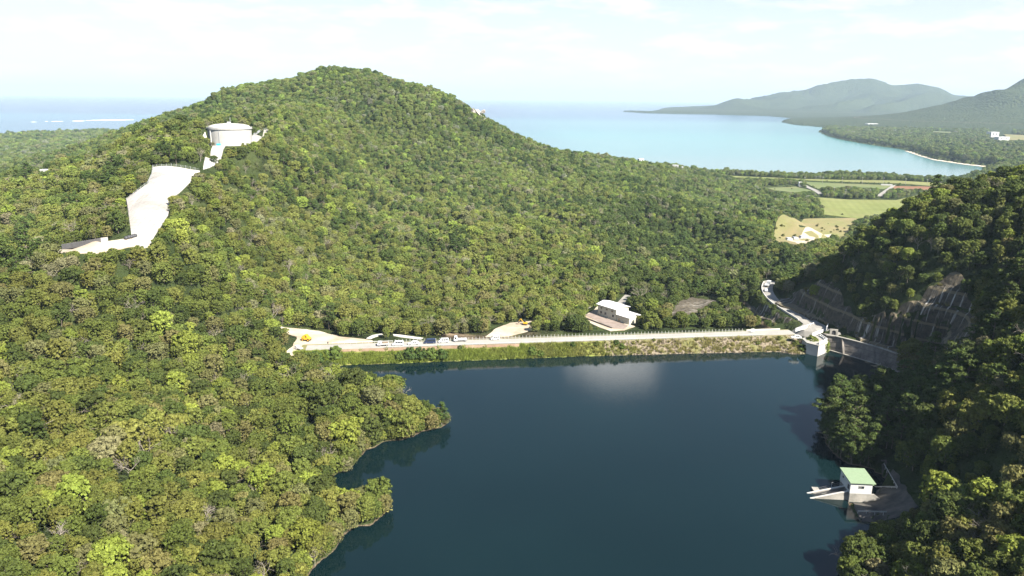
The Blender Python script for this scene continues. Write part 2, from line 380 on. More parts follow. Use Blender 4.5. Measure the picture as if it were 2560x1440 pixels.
HG = road_bench(wall_bench(HG))
# land and sea
ld = segdist(LAND, GX, GY); lin = inside(LAND, GX, GY)
HG = np.where(lin, np.maximum(HG, SEA_Z + np.minimum(0.4+ld*0.04, 4.0)), SEA_Z-0.5-np.minimum(ld*0.04, 7))

# ------------------------------------------------------------------ materials
def mat(name, rough=0.9, spec=0.2):
    m = bpy.data.materials.new(name); m.use_nodes = True
    t = m.node_tree; b = t.nodes['Principled BSDF']
    b.inputs['Roughness'].default_value = rough; b.inputs['Specular IOR Level'].default_value = spec
    return m, t, b
def pos(t):
    g = t.nodes.new('ShaderNodeNewGeometry'); return g.outputs['Position']
def bump(t, b, h, strength=0.4, dist=0.3):
    n = t.nodes.new('ShaderNodeBump'); n.inputs['Strength'].default_value = strength; n.inputs['Distance'].default_value = dist
    t.links.new(h, n.inputs['Height']); t.links.new(n.outputs[0], b.inputs['Normal'])
def speckled(name, a, b_, scale=0.5, rough=0.9, spec=0.2, detail=5, lo=0.35, hi=0.65, bmp=0.0, obj=False, third=None):
    """plain material whose colour wanders between two tones (wear, dust)"""
    m, t, b = mat(name, rough, spec)
    if obj:
        c = t.nodes.new('ShaderNodeTexCoord'); v = c.outputs['Object']
    else: v = pos(t)
    n = noise(t, v, scale, detail, 0.6)
    st = [(lo, a), (hi, b_)] + ([(min(hi+0.12, 1), third)] if third else [])
    t.links.new(ramp(t, n, st), b.inputs['Base Color'])
    if bmp: bump(t, b, noise(t, v, scale*3, 4), bmp, 0.1)
    return m
M = {}
# forest floor and far slopes
m, t, b = mat('undergrowth', 1.0, 0.05); p = pos(t)
n1 = noise(t, p, 0.09, 6, 0.65); n2 = noise(t, p, 0.004, 4, 0.6); n3 = noise(t, p, 0.02, 8, 0.7)
c = ramp(t, n1, [(0.3, (0.022, 0.032, 0.012)), (0.5, (0.045, 0.062, 0.02)), (0.7, (0.085, 0.095, 0.035))])
c = mix(t, 0.45, c, ramp(t, n3, [(0.35, (0.014, 0.026, 0.012)), (0.65, (0.058, 0.070, 0.028))]))
sx = t.nodes.new('ShaderNodeSeparateXYZ'); t.links.new(p, sx.inputs[0])
zz = math_node(t, 'ADD', sx.outputs[2], math_node(t, 'MULTIPLY', math_node(t, 'SUBTRACT', n1, .5), 1.2))
bank = ramp(t, math_node(t, 'MULTIPLY_ADD', zz, .25, .5), [(.25, (0, 0, 0)), (.42, (1, 1, 1)), (.52, (1, 1, 1)), (.58, (0, 0, 0))])
c = mix(t, bank, c, ramp(t, n1, [(.35, (.06, .045, .03)), (.65, (.20, .155, .105))]))
t.links.new(c, b.inputs['Base Color'])
vor = t.nodes.new('ShaderNodeTexVoronoi'); vor.inputs['Scale'].default_value = 0.07; t.links.new(p, vor.inputs['Vector'])
bump(t, b, math_node(t, 'ADD', math_node(t, 'MULTIPLY', vor.outputs['Distance'], -1.0), math_node(t, 'MULTIPLY', n3, 1.5)), 1.0, 9.0)
M['undergrowth'] = m
# reservoir
m, t, b = mat('reservoir_water', 0.035, 0.5); b.inputs['IOR'].default_value = 1.333; p = pos(t)
n = noise(t, p, 0.012, 3, 0.5)
t.links.new(ramp(t, n, [(0.35, (0.0022, 0.0092, 0.0108)), (0.65, (0.0031, 0.0120, 0.0136))]), b.inputs['Base Color'])
mp = t.nodes.new('ShaderNodeMapping'); mp.inputs['Scale'].default_value = (0.9, 2.2, 1.0); t.links.new(p, mp.inputs[0])
bump(t, b, noise(t, mp.outputs[0], 1.0, 3, 0.5), 0.045, 0.25)
M['water'] = m
# sea: reef flats and deep water
m, t, b = mat('sea_water', 0.18, 0.5); b.inputs['IOR'].default_value = 1.333; p = pos(t)
sx = t.nodes.new('ShaderNodeSeparateXYZ'); t.links.new(p, sx.inputs[0])
mp = t.nodes.new('ShaderNodeMapping'); mp.inputs['Scale'].default_value = (0.00045, 0.0022, 1.0); t.links.new(p, mp.inputs[0])
n = noise(t, mp.outputs[0], 1.0, 6, 0.6, 0.4)
yy = math_node(t, 'ADD', math_node(t, 'MULTIPLY', sx.outputs[1], 0.0001), math_node(t, 'MULTIPLY', math_node(t, 'SUBTRACT', n, 0.5), 0.16))
east = ramp(t, yy, [(0.14, (0.135, 0.208, 0.208)), (0.20, (0.09, 0.20, 0.20)), (0.29, (0.062, 0.205, 0.198)), (0.36, (0.048, 0.156, 0.176)), (0.44, (0.066, 0.18, 0.19)), (0.55, (0.022, 0.09, 0.15)), (0.75, (0.018, 0.07, 0.13))])
west = ramp(t, yy, [(0.27, (0.025, 0.075, 0.13)), (0.40, (0.025, 0.085, 0.14)), (0.50, (0.03, 0.115, 0.16)), (0.56, (0.012, 0.045, 0.10)), (0.8, (0.010, 0.035, 0.09))])
side = math_node(t, 'MULTIPLY_ADD', sx.outputs[0], 0.002, 0.5, clamp=True)
t.links.new(mix(t, side, west, east), b.inputs['Base Color'])
bump(t, b, noise(t, p, 0.05, 4, 0.6), 0.25, 1.0)
M['sea'] = m
M['white_concrete'] = speckled('pale_concrete', (0.40, 0.38, 0.345), (0.54, 0.52, 0.48), 0.12, 0.9)
M['slab'] = speckled('sprayed_concrete_panels', (0.27, 0.255, 0.235), (0.38, 0.365, 0.34), 0.07, 0.9)
_t = M['slab'].node_tree; _b = _t.nodes['Principled BSDF']; _s = _b.inputs['Base Color'].links[0].from_socket; _k = _t.nodes.new('ShaderNodeTexBrick'); _k.inputs['Scale'].default_value = .09; _k.inputs['Mortar Size'].default_value = .012; _t.links.new(pos(_t), _k.inputs['Vector'])
_t.links.new(mix(_t, math_node(_t, 'MULTIPLY', _k.outputs['Fac'], .55), _s, (.17, .155, .135)), _b.inputs['Base Color'])
M['concrete'] = speckled('weathered_concrete', (0.22, 0.21, 0.185), (0.36, 0.34, 0.30), 0.35, 0.9, bmp=0.15)
M['grey_concrete'] = speckled('grey_concrete_bank', (0.33, 0.30, 0.28), (0.40, 0.37, 0.345), 0.3, 0.95)
M['road'] = speckled('worn_road_concrete', (0.21, 0.20, 0.18), (0.29, 0.275, 0.25), 0.18, 0.9)
M['asphalt'] = speckled('damp_asphalt', (0.05, 0.048, 0.045), (0.11, 0.10, 0.085), 0.3, 0.9)
M['dirt'] = speckled('pale_bare_soil', (0.30, 0.235, 0.165), (0.46, 0.41, 0.33), 0.09, 0.95, bmp=0.2)
M['red_dirt'] = speckled('reddish_soil', (0.16, 0.105, 0.07), (0.24, 0.175, 0.12), 0.2, 0.95, bmp=0.2)
M['red_field'] = speckled('ploughed_red_soil', (0.19, 0.085, 0.05), (0.23, 0.11, 0.07), 0.03, 1.0)
M['field'] = speckled('grass_field', (0.135, 0.155, 0.045), (0.19, 0.205, 0.07), 0.02, 1.0)
M['field2'] = speckled('green_crop', (0.10, 0.135, 0.05), (0.14, 0.165, 0.065), 0.015, 1.0)
M['fallow'] = speckled('fallow_grass', (0.21, 0.17, 0.09), (0.15, 0.16, 0.055), 0.03, 1.0, third=(0.10, 0.12, 0.04))
def rows(m, ang, pitch, k=.16):
    t = m.node_tree; b = t.nodes['Principled BSDF']; src = b.inputs['Base Color'].links[0].from_socket; p = pos(t)
    w = t.nodes.new('ShaderNodeTexWave'); w.inputs['Scale'].default_value = 1/pitch; w.inputs['Distortion'].default_value = 1.5; mp = t.nodes.new('ShaderNodeMapping'); mp.inputs['Rotation'].default_value = (0, 0, ang)
    t.links.new(p, mp.inputs[0]); t.links.new(mp.outputs[0], w.inputs['Vector'])
    big = noise(t, p, .006, 4, .6)
    c = mix(t, math_node(t, 'MULTIPLY', w.outputs['Fac'], k), src, (.06, .07, .02)); c = mix(t, ramp(t, big, [(.5, (0, 0, 0)), (.65, (.5, .5, .5))]), c, (.19, .17, .08)); t.links.new(c, b.inputs['Base Color'])
rows(M['field'], .3, 30.0); rows(M['field2'], 1.2, 22.0); rows(M['red_field'], .1, 16.0, .3); rows(M['fallow'], .8, 40.0, .12)
M['sand'] = speckled('beach_sand', (0.50, 0.43, 0.33), (0.58, 0.51, 0.41), 0.05, 1.0)
M['foam'] = speckled('surf_foam', (0.75, 0.75, 0.75), (0.85, 0.85, 0.85), 0.05, 1.0)
# foliage: tint comes from each tree, every leaf a little different
m, t, b = mat('foliage', 0.75, 0.12)
at = t.nodes.new('ShaderNodeAttribute'); at.attribute_type = 'INSTANCER'; at.attribute_name = 'tint'
g = t.nodes.new('ShaderNodeNewGeometry')
oi = t.nodes.new('ShaderNodeTexCoord')
cl = noise(t, oi.outputs['Object'], 0.55, 2, 0.5)
val = math_node(t, 'MULTIPLY_ADD', g.outputs['Random Per Island'], 0.62, 0.66)
val = math_node(t, 'MULTIPLY', val, math_node(t, 'MULTIPLY_ADD', cl, 0.7, 0.65))
hs = t.nodes.new('ShaderNodeHueSaturation'); t.links.new(at.outputs['Color'], hs.inputs['Color']); t.links.new(val, hs.inputs['Value'])
t.links.new(math_node(t, 'MULTIPLY_ADD', cl, 0.03, 0.485), hs.inputs['Hue'])
t.links.new(hs.outputs[0], b.inputs['Base Color'])
tr = t.nodes.new('ShaderNodeBsdfTranslucent'); t.links.new(hs.outputs[0], tr.inputs[0])
ms = t.nodes.new('ShaderNodeMixShader'); ms.inputs[0].default_value = 0.13
t.links.new(b.outputs[0], ms.inputs[1]); t.links.new(tr.outputs[0], ms.inputs[2])
t.links.new(ms.outputs[0], t.nodes['Material Output'].inputs[0])
M['foliage'] = m
M['bark'] = speckled('bark', (0.10, 0.085, 0.065), (0.20, 0.17, 0.135), 3.0, 1.0, obj=True)
M['dead_wood'] = speckled('bleached_dead_wood', (0.19, 0.165, 0.13), (0.30, 0.265, 0.22), 1.5, 1.0, obj=True)

# ------------------------------------------------------------------ object helpers
def tag(o, label=None, cat=None, group=None, kind=None):
    if label: o['label'] = label
    if cat: o['category'] = cat
    if group: o['group'] = group
    if kind: o['kind'] = kind
    return o
def mesh_obj(name, v, f, m, parent=None, smooth=False):
    me = bpy.data.meshes.new(name); me.from_pydata([tuple(map(float, p)) for p in v], [], [tuple(int(i) for i in q) for q in f])
    for mm in (m if isinstance(m, (list, tuple)) else [m]): me.materials.append(mm)
    if smooth: me.polygons.foreach_set('use_smooth', np.ones(len(me.polygons), bool))
    me.update()
    o = bpy.data.objects.new(name, me); C.objects.link(o)
    if parent: o.parent = parent
    return o
def grid_obj(name, X, Y, Z, m, smooth=True, parent=None):
    nr, nc = X.shape; v = np.stack([X.ravel(), Y.ravel(), Z.ravel()], 1)
    idx = np.arange(nr*nc).reshape(nr, nc)
    q = np.stack([idx[:-1, :-1], idx[:-1, 1:], idx[1:, 1:], idx[1:, :-1]], -1).reshape(-1, 4)
    me = bpy.data.meshes.new(name)
    me.vertices.add(len(v)); me.vertices.foreach_set('co', v.ravel())
    me.loops.add(q.size); me.loops.foreach_set('vertex_index', q.ravel().astype(np.int32))
    me.polygons.add(len(q)); me.polygons.foreach_set('loop_start', np.arange(0, q.size, 4, dtype=np.int32))
    if smooth: me.polygons.foreach_set('use_smooth', np.ones(len(q), bool))
    me.materials.append(m); me.update(calc_edges=True); me.validate()
    o = bpy.data.objects.new(name, me); C.objects.link(o)
    if parent: o.parent = parent
    return o
def empty(name, loc, rz=0.0):
    o = bpy.data.objects.new(name, None); C.objects.link(o); o.location = tuple(map(float, loc)); o.rotation_euler = (0, 0, rz); o.empty_display_size = 0.5
    return o
from mathutils.geometry import delaunay_2d_cdt
def sheet(name, poly, m, off=0.2, step=3.0, jitter=0.0, zf=None, parent=None, thick=0.5):
    """a sheet of ground cover laid over the terrain inside an outline, with a downturned edge"""
    poly = np.array(poly, float); pts = []
    for a, b_ in zip(poly, np.roll(poly, -1, 0)):
        n = max(1, int(np.hypot(*(b_-a))/step))
        for k in range(n): pts.append(a+(b_-a)*k/n)
    pts = np.array(pts)
    if jitter: pts = pts + jitter*np.stack([vnoise(pts[:, 0], pts[:, 1], 3.1, 41), vnoise(pts[:, 0], pts[:, 1], 3.3, 42)], 1)
    nb = len(pts); lo, hi = pts.min(0), pts.max(0)
    X, Y = np.meshgrid(np.arange(lo[0], hi[0], step), np.arange(lo[1], hi[1], step))
    X = X.ravel() + 0.2*step*vnoise(X.ravel(), Y.ravel(), 1.7, 43); Y = Y.ravel()
    k = inside(pts, X, Y) & (segdist(pts, X, Y) > step*0.4)
    allp = np.concatenate([pts, np.stack([X[k], Y[k]], 1)])
    r = delaunay_2d_cdt([Vector(p) for p in allp], [], [list(range(nb))], 1, 1e-4)
    v2 = np.array([tuple(p) for p in r[0]]); z = (Hq(v2[:, 0], v2[:, 1]) if zf is None else zf(v2[:, 0], v2[:, 1])) + off
    v = [tuple(p) for p in np.column_stack([v2, z])]; f = [tuple(q) for q in r[2]]
    cnt = {}
    for q in f:
        for a, b_ in zip(q, q[1:]+q[:1]): cnt[(a, b_)] = 1
    for (a, b_) in [e for e in cnt if (e[1], e[0]) not in cnt]:
        n = len(v); v += [(v[a][0], v[a][1], v[a][2]-thick), (v[b_][0], v[b_][1], v[b_][2]-thick)]; f.append((b_, a, n, n+1))
    return mesh_obj(name, v, f, m, parent, smooth=False)

# ------------------------------------------------------------------ ground, reservoir, sea
tag(grid_obj('terrain', GX, GY, HG, M['undergrowth']), 'dark green wooded hills rising around the reservoir and the bay', kind='structure')
wp = np.array(WATER); cxw = wp.mean(0); ring = [tuple(p) for p in wp]
wo = sheet('reservoir_water', [tuple(p + (p-q)/max(np.linalg.norm(p-q), 1e-6)*0.0) for p, q in zip(wp, np.roll(wp, 1, 0))], M['water'], 0, 40.0, zf=lambda x, y: x*0, thick=0.0)
tag(wo, 'dark teal still water of the reservoir', kind='structure')
a = np.linspace(0, 2*math.pi, 97)[:-1]; rr_ = [0.0, 2000, 6000, 15000, 45000]
v = [(0, 0, SEA_Z)]; f = []
for r_ in rr_[1:]: v += [(r_*math.sin(q), r_*math.cos(q), SEA_Z) for q in a]
for k in range(96):
    f.append((0, 1+(k+1) % 96, 1+k))
    for j in range(3): o_ = 1+96*j; f.append((o_+k, o_+(k+1) % 96, o_+96+(k+1) % 96, o_+96+k))
tag(mesh_obj('sea', v, f, M['sea']), 'turquoise bay opening to the pale blue sea', kind='structure')

SH = [('slab', 'concrete_slope', 'slab', .30, 'structure'), ('slab_edge', 'gravel_bank', 'grey_concrete', .55, 'structure'), ('ramp', 'access_ramp', 'slab', .6, 'structure'),
      ('pad_east', 'concrete_apron', 'concrete', .5, 'structure'), ('pad_west', 'concrete_apron', 'white_concrete', .5, 'structure'), ('road_west', 'dirt_track', 'dirt', .22, 'structure'),
      ('yard', 'bare_ground', 'dirt', .2, 'structure'), ('back_path', 'concrete_path', 'white_concrete', .3, 'structure'), ('back_path_b', 'concrete_path', 'white_concrete', .3, 'structure'), ('side_road', 'dirt_road', 'dirt', .25, 'structure'), ('house_yard', 'yard_ground', 'dirt', .2, 'structure'),
      ('track_north', 'concrete_track', 'road', .3, 'structure'), ('spill_road', 'hillside_road', 'road', .75, 'structure'), ('apron', 'paved_apron', 'asphalt', .25, 'structure'),
      ('field_big', 'field', 'field', .5, 'structure'), ('field_mid', 'field', 'field2', .5, 'structure'), ('field_far', 'field', 'field2', .5, 'structure'), ('field_rim', 'field', 'field', .5, 'structure'),
      ('field_red', 'field', 'red_field', .6, 'structure'), ('fallow', 'field', 'fallow', .4, 'structure'), ('field_east', 'field', 'fallow', 3.5, 'structure'), ('field_coast', 'field', 'field2', 3.5, 'structure'), ('farm_road', 'farm_road', 'road', .8, 'structure'), ('farm_track', 'farm_road', 'road', .85, 'structure'),
      ('work_site', 'bare_ground', 'dirt', .5, 'structure'), ('clearing_west', 'bare_ground', 'dirt', .4, 'structure')]
for key, nm, mk, off, kd in SH:
    far_ = np.hypot(*WP[key].mean(0))
    tag(sheet(nm, WP[key], M[mk], off, 1.6 if far_ < 320 or key == 'ramp' else (2.4 if far_ < 600 else 9.0), 0.5 if mk in ('dirt', 'asphalt', 'fallow') else 0.0), kind=kd)

# ------------------------------------------------------------------ tree shapes
def quads_mesh(name, cen, nrm, size, m, asp=1.0):
    n = len(cen); r3 = rng.normal(size=(n, 3)); a1 = np.cross(nrm, r3); a1 /= np.linalg.norm(a1, axis=1)[:, None]+1e-9
    a2 = np.cross(nrm, a1); s = size[:, None]
    v = np.stack([cen-a1*s*asp, cen-a2*s*0.75, cen+a1*s*asp, cen+a2*s*0.75], 1).reshape(-1, 3)
    me = bpy.data.meshes.new(name); me.vertices.add(4*n); me.vertices.foreach_set('co', v.ravel())
    me.loops.add(4*n); me.loops.foreach_set('vertex_index', np.arange(4*n, dtype=np.int32)); me.polygons.add(n)
    me.polygons.foreach_set('loop_start', np.arange(0, 4*n, 4, dtype=np.int32)); me.materials.append(m); me.update(calc_edges=True); me.validate()
    return me
def unit(v): return v/(np.linalg.norm(v, axis=-1, keepdims=True)+1e-9)
def crown_round(seed, r=3.0, h=6.6, nb=20, per=85, leaf=0.27, flat=0.75, spread=1.0, lo=-0.35):
    g = np.random.default_rng(seed); cen, nrm, siz = [], [], []
    nb = int(nb*1.75); per = int(per*.56)
    top = h-r*flat
    for k in range(nb):
        zz = g.uniform(0.0, 1.0)**0.8; th = k*2.4+g.uniform(-.5, .5); rad = math.sqrt(max(0, 1-zz*zz))*r*0.82*g.uniform(.55, 1.08)*spread
        c = np.array([math.cos(th)*rad, math.sin(th)*rad, top+zz*r*flat*0.72+g.uniform(-.8, .45)]); br = g.uniform(0.15, 0.29)*r
        d = unit(g.normal(size=(per, 3))); d[:, 2] = np.where(d[:, 2] < lo, -d[:, 2], d[:, 2])
        q = c+d*br*np.array([1, 1, .78])*g.uniform(.82, 1.06, (per, 1))
        cen.append(q); nrm.append(unit(d+0.42*g.normal(size=(per, 3)))); siz.append(g.uniform(.65, 1.25, per)*leaf)
    # skirt of lower foliage
    n2 = int(nb*per*0.22); th = g.uniform(0, 6.283, n2); rad = r*g.uniform(.5, .92, n2); z = g.uniform(h*0.22, top+0.3, n2)
    q = np.stack([np.cos(th)*rad, np.sin(th)*rad, z], 1); cen.append(q); nrm.append(unit(np.stack([np.cos(th), np.sin(th), th*0+.4], 1)+.6*g.normal(size=(n2, 3)))); siz.append(g.uniform(.8, 1.4, n2)*leaf)
    return np.concatenate(cen), np.concatenate(nrm), np.concatenate(siz)
def crown_pine(seed, h=11.0, r=4.2, tiers=6):
    g = np.random.default_rng(seed); cen, nrm, siz = [], [], []
    for k in range(tiers):
        f_ = k/(tiers-1); z = h*(0.42+0.55*f_); R_ = r*(1-0.72*f_**1.4)
        for j in range(max(3, int(8*(1-0.55*f_)))):
            th = g.uniform(0, 6.283); rad = R_*g.uniform(.25, 1.0); c = np.array([math.cos(th)*rad, math.sin(th)*rad, z+g.uniform(-.5, .5)-0.12*rad])
            n = 62; a_ = g.uniform(0, 6.283, n); q_ = np.sqrt(g.uniform(0, 1, n))*g.uniform(.8, 1.35)
            p_ = c+np.stack([np.cos(a_)*q_, np.sin(a_)*q_, .35*(1-q_**2)+g.normal(0, .13, n)], 1)
            cen.append(p_); nrm.append(unit(np.stack([np.cos(a_)*.5, np.sin(a_)*.5, a_*0+1], 1)+.55*g.normal(size=(n, 3)))); siz.append(g.uniform(.16, .30, n))
    return np.concatenate(cen), np.concatenate(nrm), np.concatenate(siz)
def tube(v, f, p0, p1, r0, r1, n=5):
    p0 = np.array(p0, float); p1 = np.array(p1, float); d = unit(p1-p0); a_ = np.cross(d, [0.3, 0.9, 0.2]); a_ = unit(a_); b_ = np.cross(d, a_); o = len(v)
    for p, r_ in ((p0, r0), (p1, r1)):
        for k in range(n): v.append(tuple(p + r_*(math.cos(k*6.2832/n)*a_+math.sin(k*6.2832/n)*b_)))
    for k in range(n): f.append((o+k, o+(k+1) % n, o+n+(k+1) % n, o+n+k))
    f.append(tuple(o+n+k for k in range(n)))
def limb_mesh(name, seed, h, spread, m, levels=3, r0=0.2, kids=3, start=0.35, up=0.75):
    g = np.random.default_rng(seed); v, f = [], []
    def grow(p, d, L, r, lev):
        q = p+d*L; tube(v, f, p, q, r, r*0.62, 5 if lev == levels else 4)
        if lev == 0: return
        for k in range(kids+(1 if lev == levels else 0)):
            nd = unit(d*up+spread*unit(g.normal(size=3)*np.array([1, 1, .55]))+np.array([0, 0, .12])); s = p+d*L*(1.0 if k == 0 else g.uniform(.55, 1.0))
            grow(s, nd, L*g.uniform(.55, .8), r*0.55, lev-1)
    grow(np.zeros(3)-np.array([0, 0, .6]), unit(np.array([g.uniform(-.1, .1), g.uniform(-.1, .1), 1])), h*start+.6, r0, levels)
    me = bpy.data.meshes.new(name); me.from_pydata(v, [], f); me.materials.append(m); me.update(); return me
def pine_trunk(seed, h, r):
    g = np.random.default_rng(seed); v, f = [], []; p = np.array([0, 0, -.6])
    for k in range(5):
        q = np.array([g.uniform(-.25, .25), g.uniform(-.25, .25), h*(k+1)/5.4]); tube(v, f, p, q, .26*(1-k*.17), .26*(1-(k+1)*.17)); p = q
        if k > 0:
            for j in range(4):
                th = g.uniform(0, 6.283); L = r*(1-.15*k)*g.uniform(.5, .85); tube(v, f, q, q+np.array([math.cos(th)*L, math.sin(th)*L, .5]), .08, .03, 4)
    me = bpy.data.meshes.new('trunk'); me.from_pydata(v, [], f); me.materials.append(M['bark']); me.update(); return me
ROUND = [dict(r=3.2, h=6.8), dict(r=2.7, h=7.4, nb=17), dict(r=3.6, h=6.6, nb=24, flat=.62), dict(r=3.0, h=6.2, nb=26, per=75), dict(r=2.4, h=6.0, nb=14), dict(r=3.3, h=7.6, nb=22, flat=.85), dict(r=3.9, h=7.4, nb=27, flat=.6, leaf=.3)]
PROTO = []   # (kind, crown mesh, trunk mesh)
for i, kw in enumerate(ROUND):
    PROTO.append(('broadleaf_tree', quads_mesh('crown', *crown_round(50+i, **kw), M['foliage']), limb_mesh('trunk', 70+i, 5.0, .8, M['bark'], 2, .17, 3, .5)))
for i in range(3):
    PROTO.append(('pine_tree', quads_mesh('crown', *crown_pine(90+i, 10.5+i, 3.9+.3*i), M['foliage'], 1.3), pine_trunk(80+i, 10.5+i, 3.9+.3*i)))
for i in range(3):
    PROTO.append(('bare_tree', quads_mesh('crown', *[a_[::9] for a_ in crown_round(130+i, 2.6, 6.0, 10, 40, .22)], M['foliage']), limb_mesh('trunk', 140+i, 7.2, .85, M['dead_wood'], 4, .17, 3, .42, up=.8)))
for i in range(2):
    PROTO.append(('shrub', quads_mesh('crown', *crown_round(160+i, 1.5, 1.9, 11, 75, .2, .8), M['foliage']), limb_mesh('trunk', 170+i, 1.2, .9, M['bark'], 1, .06, 3, .5)))
ROUND_I, PINE_I, BARE_I, SHRUB_I = list(range(7)), [7, 8, 9], [10, 11, 12], [13, 14]
TINT = {'olive': (0.118, 0.125, 0.028), 'mid': (0.088, 0.112, 0.023), 'dark': (0.052, 0.074, 0.018), 'lime': (0.150, 0.185, 0.028), 'brown': (0.122, 0.110, 0.044), 'grey': (0.112, 0.114, 0.050), 'pine': (0.050, 0.078, 0.020), 'twig': (0.150, 0.134, 0.085)}

# ------------------------------------------------------------------ where trees stand
def hexgrid(r0, r1, s, az0, az1):
    n = int(r1/s*1.25)+2; I, J = np.meshgrid(np.arange(-n, n+1), np.arange(-n, n+1)); X = (I+0.5*(J % 2))*s; Y = J*s*0.866
    X = X+rng.uniform(-.36, .36, X.shape)*s; Y = Y+rng.uniform(-.36, .36, Y.shape)*s
    r = np.hypot(X, Y); a = np.arctan2(X, Y); k = (r >= r0) & (r < r1) & (a > R(az0)) & (a < R(az1))
    return np.stack([X[k], Y[k]], 1)
zones = [(60, 330, 4.45, -42, 52, .98), (330, 900, 4.5, -40, 42, .88), (900, 1700, 5.9, -40, 40, 1.02), (1700, 4200, 10.8, -40, 42, 1.65)]
TP, TS = [], []
for r0, r1, s, a0, a1, sc in zones:
    p = hexgrid(r0, r1, s, a0, a1); TP.append(p); TS.append(np.full(len(p), sc))
TP = np.concatenate(TP); TS = np.concatenate(TS)*rng.choice([.55, .66, .78, .9, 1.0, 1.1, 1.26, 1.48], len(TP), p=[.05, .12, .20, .23, .18, .13, .07, .02])*rng.uniform(.93, 1.07, len(TP))
sh = []
wpl = np.array(WATER); wc = np.roll(wpl, -1, 0)
for a_, b_ in zip(wpl, wc):
    L = np.hypot(*(b_-a_)); nrm_ = np.array([(b_-a_)[1], -(b_-a_)[0]])/max(L, 1e-6); mid = (a_+b_)/2
    if inside(WATER, *(mid+nrm_*0.5)[:, None])[0]: nrm_ = -nrm_
    for k in range(int(L/2.1)+1): sh.append(a_+(b_-a_)*(k+rng.random())/(int(L/2.1)+1)+nrm_*rng.uniform(.12, 1.8))
sh = np.array(sh); k_ = ~inside(WATER, sh[:, 0], sh[:, 1]) & (sh[:, 1] > 100); sh = sh[k_]
TP = np.concatenate([TP, sh]); TS = np.concatenate([TS, rng.uniform(.5, .9, len(sh))]); NSH = len(sh)
x, y = TP[:, 0], TP[:, 1]; z = Hq(x, y); r = np.hypot(x, y)
keep = inside(LAND, x, y) & (segdist(LAND, x, y) > 10) | (r < 900)
keep &= ~(inside(WATER, x, y) | (segdist(WATER, x, y) < 0.08) & (r < 450))
ud, vd = dam_uv(x, y); keep &= ~((ud > 0) & (ud < DAM_L+8) & (vd > -16) & (vd < 10.5))
FIELDS = ('field_big', 'field_mid', 'field_far', 'field_rim', 'field_red', 'fallow', 'farm_road', 'farm_track', 'work_site', 'field_east', 'field_coast', 'far_block', 'far_glass')
for k, pl in WP.items():
    dd_ = segdist(pl, x, y); keep &= ~(inside(pl, x, y) | (dd_ < (2.5 if k in FIELDS else 1.6)))
for k, pl in CW.items():
    keep &= ~inside(pl, x, y)
keep &= ~(segdist(RC[:, :2], x, y, False) < 4.2)
keep &= ~((np.hypot(x-TANK[0], y-TANK[1]) < 15.5))
# nothing grows high in front of what the photograph shows in the open
CLEAR = dict(PX); CLEAR.update(CUTS)
CLEAR['tank'] = [(523,318),(632,318),(632,345),(610,366),(545,372),(524,345)]
CLEAR['wall'] = [(2066,836),(2090,832),(2226,872),(2232,905),(2240,930),(2060,880)]
CLEAR['crest'] = [(860,876),(860,850),(1300,830),(1990,815),(2030,840),(2000,905),(860,918)]
CLEAR['house'] = [(1490,752),(1510,748),(1597,790),(1597,806),(1572,816),(1490,792)]
CLEAR['intake'] = [(2020,1240),(2090,1160),(2160,1160),(2190,1210),(2240,1215),(2240,1300),(2130,1305)]
CLEAR['far_block'] = [(2472,322),(2532,322),(2532,352),(2472,352)]; CLEAR['far_glass'] = [(2165,303),(2320,303),(2320,316),(2165,316)]
CLEAR['open_water'] = [(800,1440),(850,1343),(889,1318),(925,1318),(950,1296),(964,1287),(966,1250),(955,1224),(900,1222),(850,1228),(815,1218),(829,1196),(841,1184),(869,1180),(905,1140),(913,1128),(938,1120),(958,1106),(982,1102),(1010,1100),(1034,1092),(1058,1079),(1103,1071),(1118,1062),(1130,1040),(1100,1030),(1085,1021),(1046,1005),(1024,985),(1022,965),(1000,945),(960,938),(930,938),(900,927),(860,924),(830,921),(860,914),(1300,898),(1600,888),(1880,880),(2040,884),(2067,878),(2240,930),(2150,940),(2110,945),(2060,975),(2050,1000),(2055,1085),(2070,1115),(2095,1150),(2120,1165),(2095,1165),(2030,1240),(2116,1253),(2140,1293),(2190,1305),(2181,1323),(2137,1351),(2093,1400),(2085,1440)]
CLEAR['bend'] = [(2028,818),(1990,793),(1950,770),(1918,748),(1908,728),(1910,708),(1930,700),(1932,712),(1926,730),(1940,748),(1975,768),(2020,795),(2042,808)]
CLEAR['truck_spot'] = [(1893,700),(1940,690),(1940,722),(1893,722)]
CLEAR['tank'] = [(523,318),(632,318),(628,344),(602,344),(594,352),(592,371),(548,374),(526,350)]
OUTFIELD = set(FIELDS)
for attempt in range(3):
    bad = np.zeros(len(x), bool)
    for key, pl in CLEAR.items():
        for fr in (0.12, 0.3, 0.48, 0.65, 0.82, 1.0):
            qx, qy, qd = project(np.stack([x, y, z+5.8*TS*fr], 1))
            inn = keep & inside(pl, qx, qy)
            if fr > .9: inn &= segdist(pl, qx, qy) > 2.5
            if key in OUTFIELD: inn &= r > 520
            bad |= inn
    if attempt < 2: TS = np.where(bad, TS*.58, TS)
    else: keep &= ~bad
# sun reaches the intake house
ih_ = at_z(np.array(2140.), np.array(1250.), 0.)[:2]; qs = (x-ih_[0])*SUN_AZ[0]+(y-ih_[1])*SUN_AZ[1]; qt = np.abs((x-ih_[0])*SUN_AZ[1]-(y-ih_[1])*SUN_AZ[0])
keep &= ~((qs > 0) & (qs < 12) & (qt < 6)); TS = np.where((qs >= 12) & (qs < 36) & (qt < 7), TS*.42, TS)
TP, TS, z, r = TP[keep], TS[keep], z[keep], r[keep]
